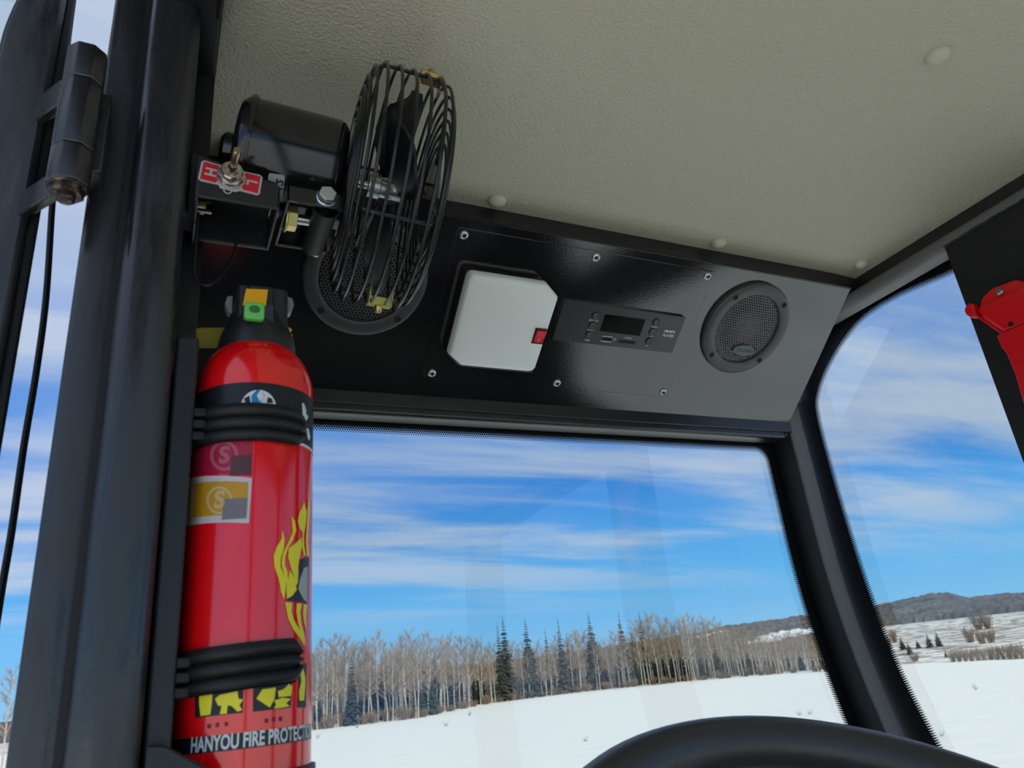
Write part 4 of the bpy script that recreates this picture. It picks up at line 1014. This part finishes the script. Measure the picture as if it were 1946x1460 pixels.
def hill_material():
    m = bpy.data.materials.new('wooded_hillside'); m.use_nodes = True
    nd, lk = m.node_tree.nodes, m.node_tree.links
    b = nd['Principled BSDF']; b.inputs['Roughness'].default_value = 0.95
    ge = nd.new('ShaderNodeNewGeometry')
    n1 = nd.new('ShaderNodeTexNoise'); lk.new(ge.outputs['Position'], n1.inputs['Vector']); n1.inputs['Scale'].default_value = 0.05; n1.inputs['Detail'].default_value = 10; n1.inputs['Roughness'].default_value = 0.75
    r = nd.new('ShaderNodeValToRGB'); lk.new(n1.outputs[0], r.inputs[0])
    ramp_set(r, [(0.36, (0.030, 0.040, 0.032)), (0.48, (0.085, 0.072, 0.062)), (0.58, (0.14, 0.115, 0.10)), (0.70, (0.20, 0.18, 0.17))])
    n2 = nd.new('ShaderNodeTexNoise'); lk.new(ge.outputs['Position'], n2.inputs['Vector']); n2.inputs['Scale'].default_value = 0.011; n2.inputs['Detail'].default_value = 4
    r2_ = nd.new('ShaderNodeValToRGB'); lk.new(n2.outputs[0], r2_.inputs[0]); ramp_set(r2_, [(0.645, (0, 0, 0)), (0.665, (1, 1, 1))])
    mx_ = nd.new('ShaderNodeMix'); mx_.data_type = 'RGBA'; lk.new(r2_.outputs[0], mx_.inputs['Factor']); lk.new(r.outputs[0], mx_.inputs['A']); mx_.inputs['B'].default_value = (0.7, 0.72, 0.72, 1)
    lk.new(mx_.outputs['Result'], b.inputs['Base Color'])
    return m
r3 = random.Random(11)
haz = [-60 + 5 * k for k in range(18)] + [30 + 0.22 * k for k in range(210)] + [76.5 + 3 * k for k in range(7)]
hr = [425, 432, 440, 450, 462] + [475 + 17 * k for k in range(28)] + [950, 1000, 1100, 1300]
vs = []
for j, r in enumerate(hr):
    for a in haz:
        t = math.radians(a); x, y = r * math.sin(t), r * math.cos(t)
        top = 950 * math.tan(math.radians(lerp_tab(RIDGE, a)))
        w = sstep(46.5, 49.5, a) * (1 - sstep(80, 95, a))
        base = GZ - 4 + w * 13.5
        f = sstep(430, 950, r)
        h = base + (top - base) * f if r <= 960 else top - (r - 950) * 0.25
        if r > 430: h += r3.uniform(-0.9, 1.6) * (1.0 if r < 960 else 0.0) + 4.5 * sstep(428, 442, r) * (1 - sstep(500, 560, r))
        vs.append((x, y, h))
na = len(haz)
fs = [(j * na + i, j * na + i + 1, (j + 1) * na + i + 1, (j + 1) * na + i) for j in range(len(hr) - 1) for i in range(na - 1)]
hill = MB().add(vs, fs).build('hill', hill_material())
tag(hill, 'distant wooded hills on the horizon', 'hill', kind='structure')

# --- tree models
M_BARK = mat('birch_bark', (0.52, 0.49, 0.42), 0.8, var=(2.2, (0.22, 0.19, 0.15), 0.50, 0.66))
M_BARK2 = mat('dull_bark', (0.24, 0.20, 0.16), 0.85)
M_TWIG = mat('bare_twigs', (0.33, 0.25, 0.165), 0.9)
M_NEED = mat('spruce_needles', (0.042, 0.050, 0.034), 0.85, var=(0.9, (0.075, 0.070, 0.050), 0.4, 0.65))
M_NEEDG = mat('young_spruce_needles', (0.060, 0.082, 0.035), 0.85)
M_BUSH = mat('brown_brush', (0.25, 0.18, 0.11), 0.9)
def tri_twig(mb, a, b, r):
    mb.tube([a, b], [r, r * 0.35], 3, caps=False)
def birch_meshes(seed, h=10.0, twig=460):
    q = random.Random(seed)
    tr, tw = MB(), MB()
    bend = Vector((q.uniform(-.5, .5), q.uniform(-.3, .3), 0))
    def pt(f): return Vector((bend.x * f * f, bend.y * f * f, h * f)) + Vector((0.08 * math.sin(f * 9 + seed), 0, 0))
    fr_ = [0, .1, .22, .36, .5, .64, .78, .9, 1.0]
    tr.tube([pt(f) for f in fr_], [0.095 * (1 - f) ** 0.8 + 0.012 for f in fr_], 6)
    for i in range(23):
        f = 0.30 + 0.68 * (i + q.random()) / 23
        a = q.uniform(0, 2 * math.pi); L = h * q.uniform(.10, .20) * (1.25 - f * .75); up = q.uniform(.35, 1.1)
        p = pt(f); d = Vector((math.cos(a), math.sin(a), up)).normalized()
        mid = p + d * L * .55 + Vector((0, 0, q.uniform(-.1, .2))); e = p + d * L + Vector((0, 0, L * .25))
        (tr if i < 6 else tw).tube([p, mid, e], [0.028, 0.020, 0.010], 4, caps=False)
        for k in range(int(twig / 23)):
            s_ = q.uniform(.15, 1.0); b0_ = p.lerp(e, s_)
            dd = (d + Vector((q.uniform(-.9, .9), q.uniform(-.9, .9), q.uniform(-.2, .9)))).normalized()
            tri_twig(tw, b0_, b0_ + dd * q.uniform(.4, 1.05), 0.0115)
    a_ = tr.build('trunk', M_BARK, smooth=True); b_ = tw.build('crown', M_TWIG)
    ma, mb_ = a_.data, b_.data
    bpy.data.objects.remove(a_); bpy.data.objects.remove(b_)
    return ma, mb_
def spruce_meshes(seed, h=10.0, wid=0.15, m=None):
    q = random.Random(seed)
    tr = MB().tube([(0, 0, 0), (0, 0, h * .6), (0, 0, h)], [0.14, 0.07, 0.012], 6)
    nd_ = MB()
    n = 30
    for i in range(n):
        f = (i + q.random() * .6) / n; z = h * (0.06 + 0.93 * f)
        R = h * wid * (1 - f) ** 0.85 * q.uniform(.75, 1.15) + 0.06
        k0 = q.uniform(0, 6.28); nb = 8 if f < .75 else 6
        for k in range(nb):
            a = k0 + 2 * math.pi * k / nb + q.uniform(-.25, .25); Rb = R * q.uniform(.6, 1.15)
            ca, sa = math.cos(a), math.sin(a); drop = Rb * q.uniform(.25, .55)
            p0 = Vector((0, 0, z + 0.06)); p1 = Vector((ca * Rb * .55, sa * Rb * .55, z - drop * .3)); p2 = Vector((ca * Rb, sa * Rb, z - drop + 0.05 * h * wid))
            wv = Vector((-sa, ca, 0)) * Rb * .26 + Vector((0, 0, -0.05 * Rb))
            wu = Vector((-sa, ca, 0)) * Rb * .26 + Vector((0, 0, 0.05 * Rb))
            o = len(nd_.v)
            nd_.add([p0, p1 + wv, p1 - wu, p2, p1 + Vector((0, 0, .10 * Rb)), p1 + Vector((0, 0, -.30 * Rb))], [(0, 1, 4), (0, 4, 2), (4, 1, 3), (4, 3, 2), (0, 5, 1), (0, 2, 5), (5, 3, 1), (5, 2, 3)])
    nd_.tube([(0, 0, h * .93), (0, 0, h * 1.03)], [0.05, 0.01], 4)
    a_ = tr.build('trunk', M_BARK2, smooth=True); b_ = nd_.build('needles', m or M_NEED)
    ma, mb_ = a_.data, b_.data
    bpy.data.objects.remove(a_); bpy.data.objects.remove(b_)
    return ma, mb_
def bush_mesh(seed, h=1.0):
    q = random.Random(seed); b = MB()
    for i in range(70):
        a = q.uniform(0, 6.28); s_ = q.uniform(0, .35); p = Vector((math.cos(a) * s_, math.sin(a) * s_, 0))
        d = Vector((math.cos(a) * q.uniform(.1, .7), math.sin(a) * q.uniform(.1, .7), 1)).normalized()
        e = p + d * h * q.uniform(.5, 1.0)
        tri_twig(b, p, e, 0.020)
        for k in range(2):
            dd = (d + Vector((q.uniform(-.8, .8), q.uniform(-.8, .8), q.uniform(-.1, .5)))).normalized()
            s0_ = p.lerp(e, q.uniform(.3, .9)); tri_twig(b, s0_, s0_ + dd * .3 * h, 0.014)
    o = b.build('stems', M_BUSH); me = o.data; bpy.data.objects.remove(o); return me
BIR = [birch_meshes(100 + k) for k in range(7)]
SPR = [spruce_meshes(200 + k, wid=w) for k, w in enumerate((0.13, 0.155, 0.175, 0.15))]
SPRG = spruce_meshes(230, wid=0.21, m=M_NEEDG)
BUS = [bush_mesh(300 + k) for k in range(3)]
tuf = MB(); qt = random.Random(5)
for k in range(11):
    a = qt.uniform(0, 6.28); tri_twig(tuf, (0.1 * math.cos(a), 0.1 * math.sin(a), 0), (qt.uniform(.2, .8) * math.cos(a), qt.uniform(.2, .8) * math.sin(a), qt.uniform(.4, 1)), 0.03)
_o = tuf.build('stems', mat('dry_grass', (0.30, 0.27, 0.21), 0.9)); TUF = _o.data; bpy.data.objects.remove(_o)
def plant(name, meshes, parts, x, y, sc, label, cat, group, rz=None, sxy=None):
    z = ground_h(x, y)
    sxy = sxy or sc
    m_ = Matrix.Translation((x, y, z - 0.02)) @ Matrix.Rotation(rnd.uniform(0, 6.28) if rz is None else rz, 4, 'Z') @ Matrix.Diagonal((sxy, sxy, sc, 1))
    o = root(name, m_, label, cat, group)
    for me, pn in zip(meshes, parts):
        c = bpy.data.objects.new(pn, me); col.objects.link(c); c.parent = o
    return o
def polar(az, r): t = math.radians(az); return r * math.sin(t), r * math.cos(t)
# silhouette height of the bare wood, from its top line in the view
TOPS = sorted([azel(*p) for p in [(575, 1212), (640, 1203), (700, 1196), (770, 1190), (830, 1196), (880, 1208), (930, 1212), (1000, 1218), (1100, 1195), (1150, 1200), (1230, 1165), (1290, 1155), (1340, 1160), (1390, 1185), (1450, 1196), (1520, 1200), (1560, 1200)]])
TOPS = [(-30, 6.5), (0, 6.3)] + TOPS + [(60, 2.0)]
q = random.Random(21)
tk = MB()
for k in range(2600):
    az = -3 + 52 * q.random(); r = rl(az) + 14 + 34 * q.random(); x, y = polar(az, r)
    h = (r * math.tan(math.radians(lerp_tab(TOPS, az))) - GZ) * q.uniform(.4, .92)
    p = Vector((x, y, GZ)); e = p + Vector((q.uniform(-.5, .5), q.uniform(-.5, .5), h))
    tk.tube([p, e], [0.06, 0.012], 3, caps=False)
    for j in range(7):
        b0_ = p.lerp(e, q.uniform(.3, .98)); tri_twig(tk, b0_, b0_ + Vector((q.uniform(-1, 1), q.uniform(-1, 1), q.uniform(.2, 1.2))), 0.014)
tko = tk.build('deep_wood', mat('far_wood_bark', (0.28, 0.22, 0.155), 0.9))
tag(tko, 'dense grey-brown thicket deep in the wood', 'thicket', kind='stuff')
LB = 'bare pale-trunked birch in the wood across the snowfield'
for k in range(280):
    az = -1.5 + 50.0 * (k + q.random()) / 280
    dep = 0.8 + 20 * q.random() ** 1.8
    r = rl(az) + dep
    h = (r * math.tan(math.radians(lerp_tab(TOPS, az))) - GZ) * q.uniform(.72, 1.04)
    x, y = polar(az, r)
    plant('birch_tree', BIR[k % 7], ('trunk', 'crown'), x, y, h / 10.8, LB, 'tree', 'birches in the wood across the snowfield', sxy=max(.8, h / 12))
for k in range(9):
    az = -14 + 10 * (k + q.random()) / 9; r = 62 + q.uniform(0, 12); x, y = polar(az, r)
    plant('birch_tree', BIR[(k * 3) % 7], ('trunk', 'crown'), x, y, q.uniform(.70, .85), 'bare birch glimpsed past the left door post', 'tree', 'birches beyond the open door')
# tall spruces standing out of the birches (left to right)
SP = [(944, 1183, 2), (954, 1168, 3), (997, 1173, 2), (1035, 1193, 3), (1059, 1172, 2), (1075, 1201, 4), (1117, 1162, 5), (1174, 1160, 4), (1213, 1160, 5), (668, 1237, 1.5)]
SPL = ['leftmost of the tall dark spruces spiking above the birches'] + [w + ' tall dark spruce from the left among those spiking above the birches' for w in ('second', 'third', 'fourth', 'fifth', 'sixth', 'seventh', 'eighth')] + ['rightmost of the tall dark spruces spiking above the birches', 'broad lower spruce among the birches nearest the fire extinguisher']
for i, (px_, py_, dep) in enumerate(SP):
    az, el = azel(px_, py_)
    az2 = azel(px_ + (1330 - py_) * 0.06, 1320)[0]
    r = rl(az) + dep; x, y = polar(az, r)
    h = r * math.tan(math.radians(el)) - GZ
    plant('spruce_tree', SPR[i % 4], ('trunk', 'needles'), x, y, h / 10.3, SPL[i], 'tree', 'tall spruces in the wood', sxy=h / 11)
for (px_, py_, dep) in ((820, 1284, 1.0), (800, 1300, 3.0)):
    az, el = azel(px_, py_); r = rl(az) + dep; x, y = polar(az, r); h = r * math.tan(math.radians(el)) - GZ
    plant('young_spruce', SPRG, ('trunk', 'needles'), x, y, h / 10.3, ('low green young spruce at the front of the wood edge' if dep < 2 else 'low young spruce just behind the green one at the wood edge'), 'tree', 'young spruces at the wood edge')
for k in range(110):
    az = 0 + 48 * (k + q.random()) / 110; r = rl(az) + q.uniform(6, 24); x, y = polar(az, r)
    h = (r * math.tan(math.radians(lerp_tab(TOPS, az))) - GZ) * q.uniform(.34, .72)
    plant('spruce_tree', SPR[k % 4], ('trunk', 'needles'), x, y, h / 10.3, 'dark spruce in the shade behind the birch trunks', 'tree', 'understorey spruces', sxy=h / 8.5)
for k in range(46):
    az = 8 + 41 * (k + q.random()) / 46; r = rl(az) + q.uniform(.2, 2.5); x, y = polar(az, r)
    plant('bush', (BUS[k % 3],), ('stems',), x, y, q.uniform(.8, 1.8), 'low brown brush at the foot of the wood', 'bush', 'brush along the wood edge', sxy=1.6)
# open slope seen through the side window
def on_land(px_, py_):
    d = pray(px_, py_); d = d / math.hypot(d.x, d.y)
    r = 20.0
    while r < 900:
        if d.z * r < ground_h(d.x * r, d.y * r): break
        r += 1.0
    return d.x * r, d.y * r, r
SML = ['leftmost small spruce on the open slope, beside the window post'] + [w + ' small spruce from the left on the open slope' for w in ('second', 'third', 'fourth', 'fifth')] + ['tiny lone spruce lowest on the open slope', 'small dark spruce at the foot of the left hill', 'small dark spruce at the foot of the right hill']
for i, (px_, yb, yt) in enumerate([(1717, 1236, 1214), (1730, 1244, 1226), (1746, 1233, 1220), (1768, 1232, 1210), (1786, 1230, 1206), (1799, 1250, 1239), (1800, 1160, 1143), (1920, 1156, 1136)]):
    x, y, r = on_land(px_, yb); h = (yb - yt) / F_PX * r * 1.1
    plant('small_spruce', SPR[i % 4], ('trunk', 'needles'), x, y, h / 10.3, SML[i], 'tree', 'small spruces on the open slope', sxy=h / 5)
for i, (px_, yb, yt, w) in enumerate([(1862, 1198, 1172, 30), (1880, 1196, 1170, 30), (1845, 1222, 1198, 24), (1868, 1224, 1202, 24), (1885, 1222, 1200, 24), (1700, 1222, 1200, 20), (1690, 1240, 1216, 20), (1740, 1258, 1246, 26)] +
                                      [(1812 + 12 * k, 1258 - 0.5 * k, 1240 - 0.9 * k, 18) for k in range(12)]):
    x, y, r = on_land(px_, yb); h = (yb - yt) / F_PX * r * 1.1
    plant('bush', (BUS[i % 3],), ('stems',), x, y, h, 'leafless brown bush on the open slope beyond the side window', 'bush', 'bushes on the open slope', sxy=w / F_PX * r * 0.55)
for i, (px_, py_) in enumerate([(848, 1381), (1113, 1410), (1520, 1361), (1540, 1360), (1855, 1313), (679, 1384), (604, 1404), (893, 1361), (1790, 1400)]):
    x, y, r = on_land(px_, py_)
    plant('grass_tuft', (TUF,), ('stems',), x, y, 10.0 / F_PX * r, 'dry grass tuft poking out of the snow', 'grass', 'grass tufts in the snow', sxy=9.0 / F_PX * r)
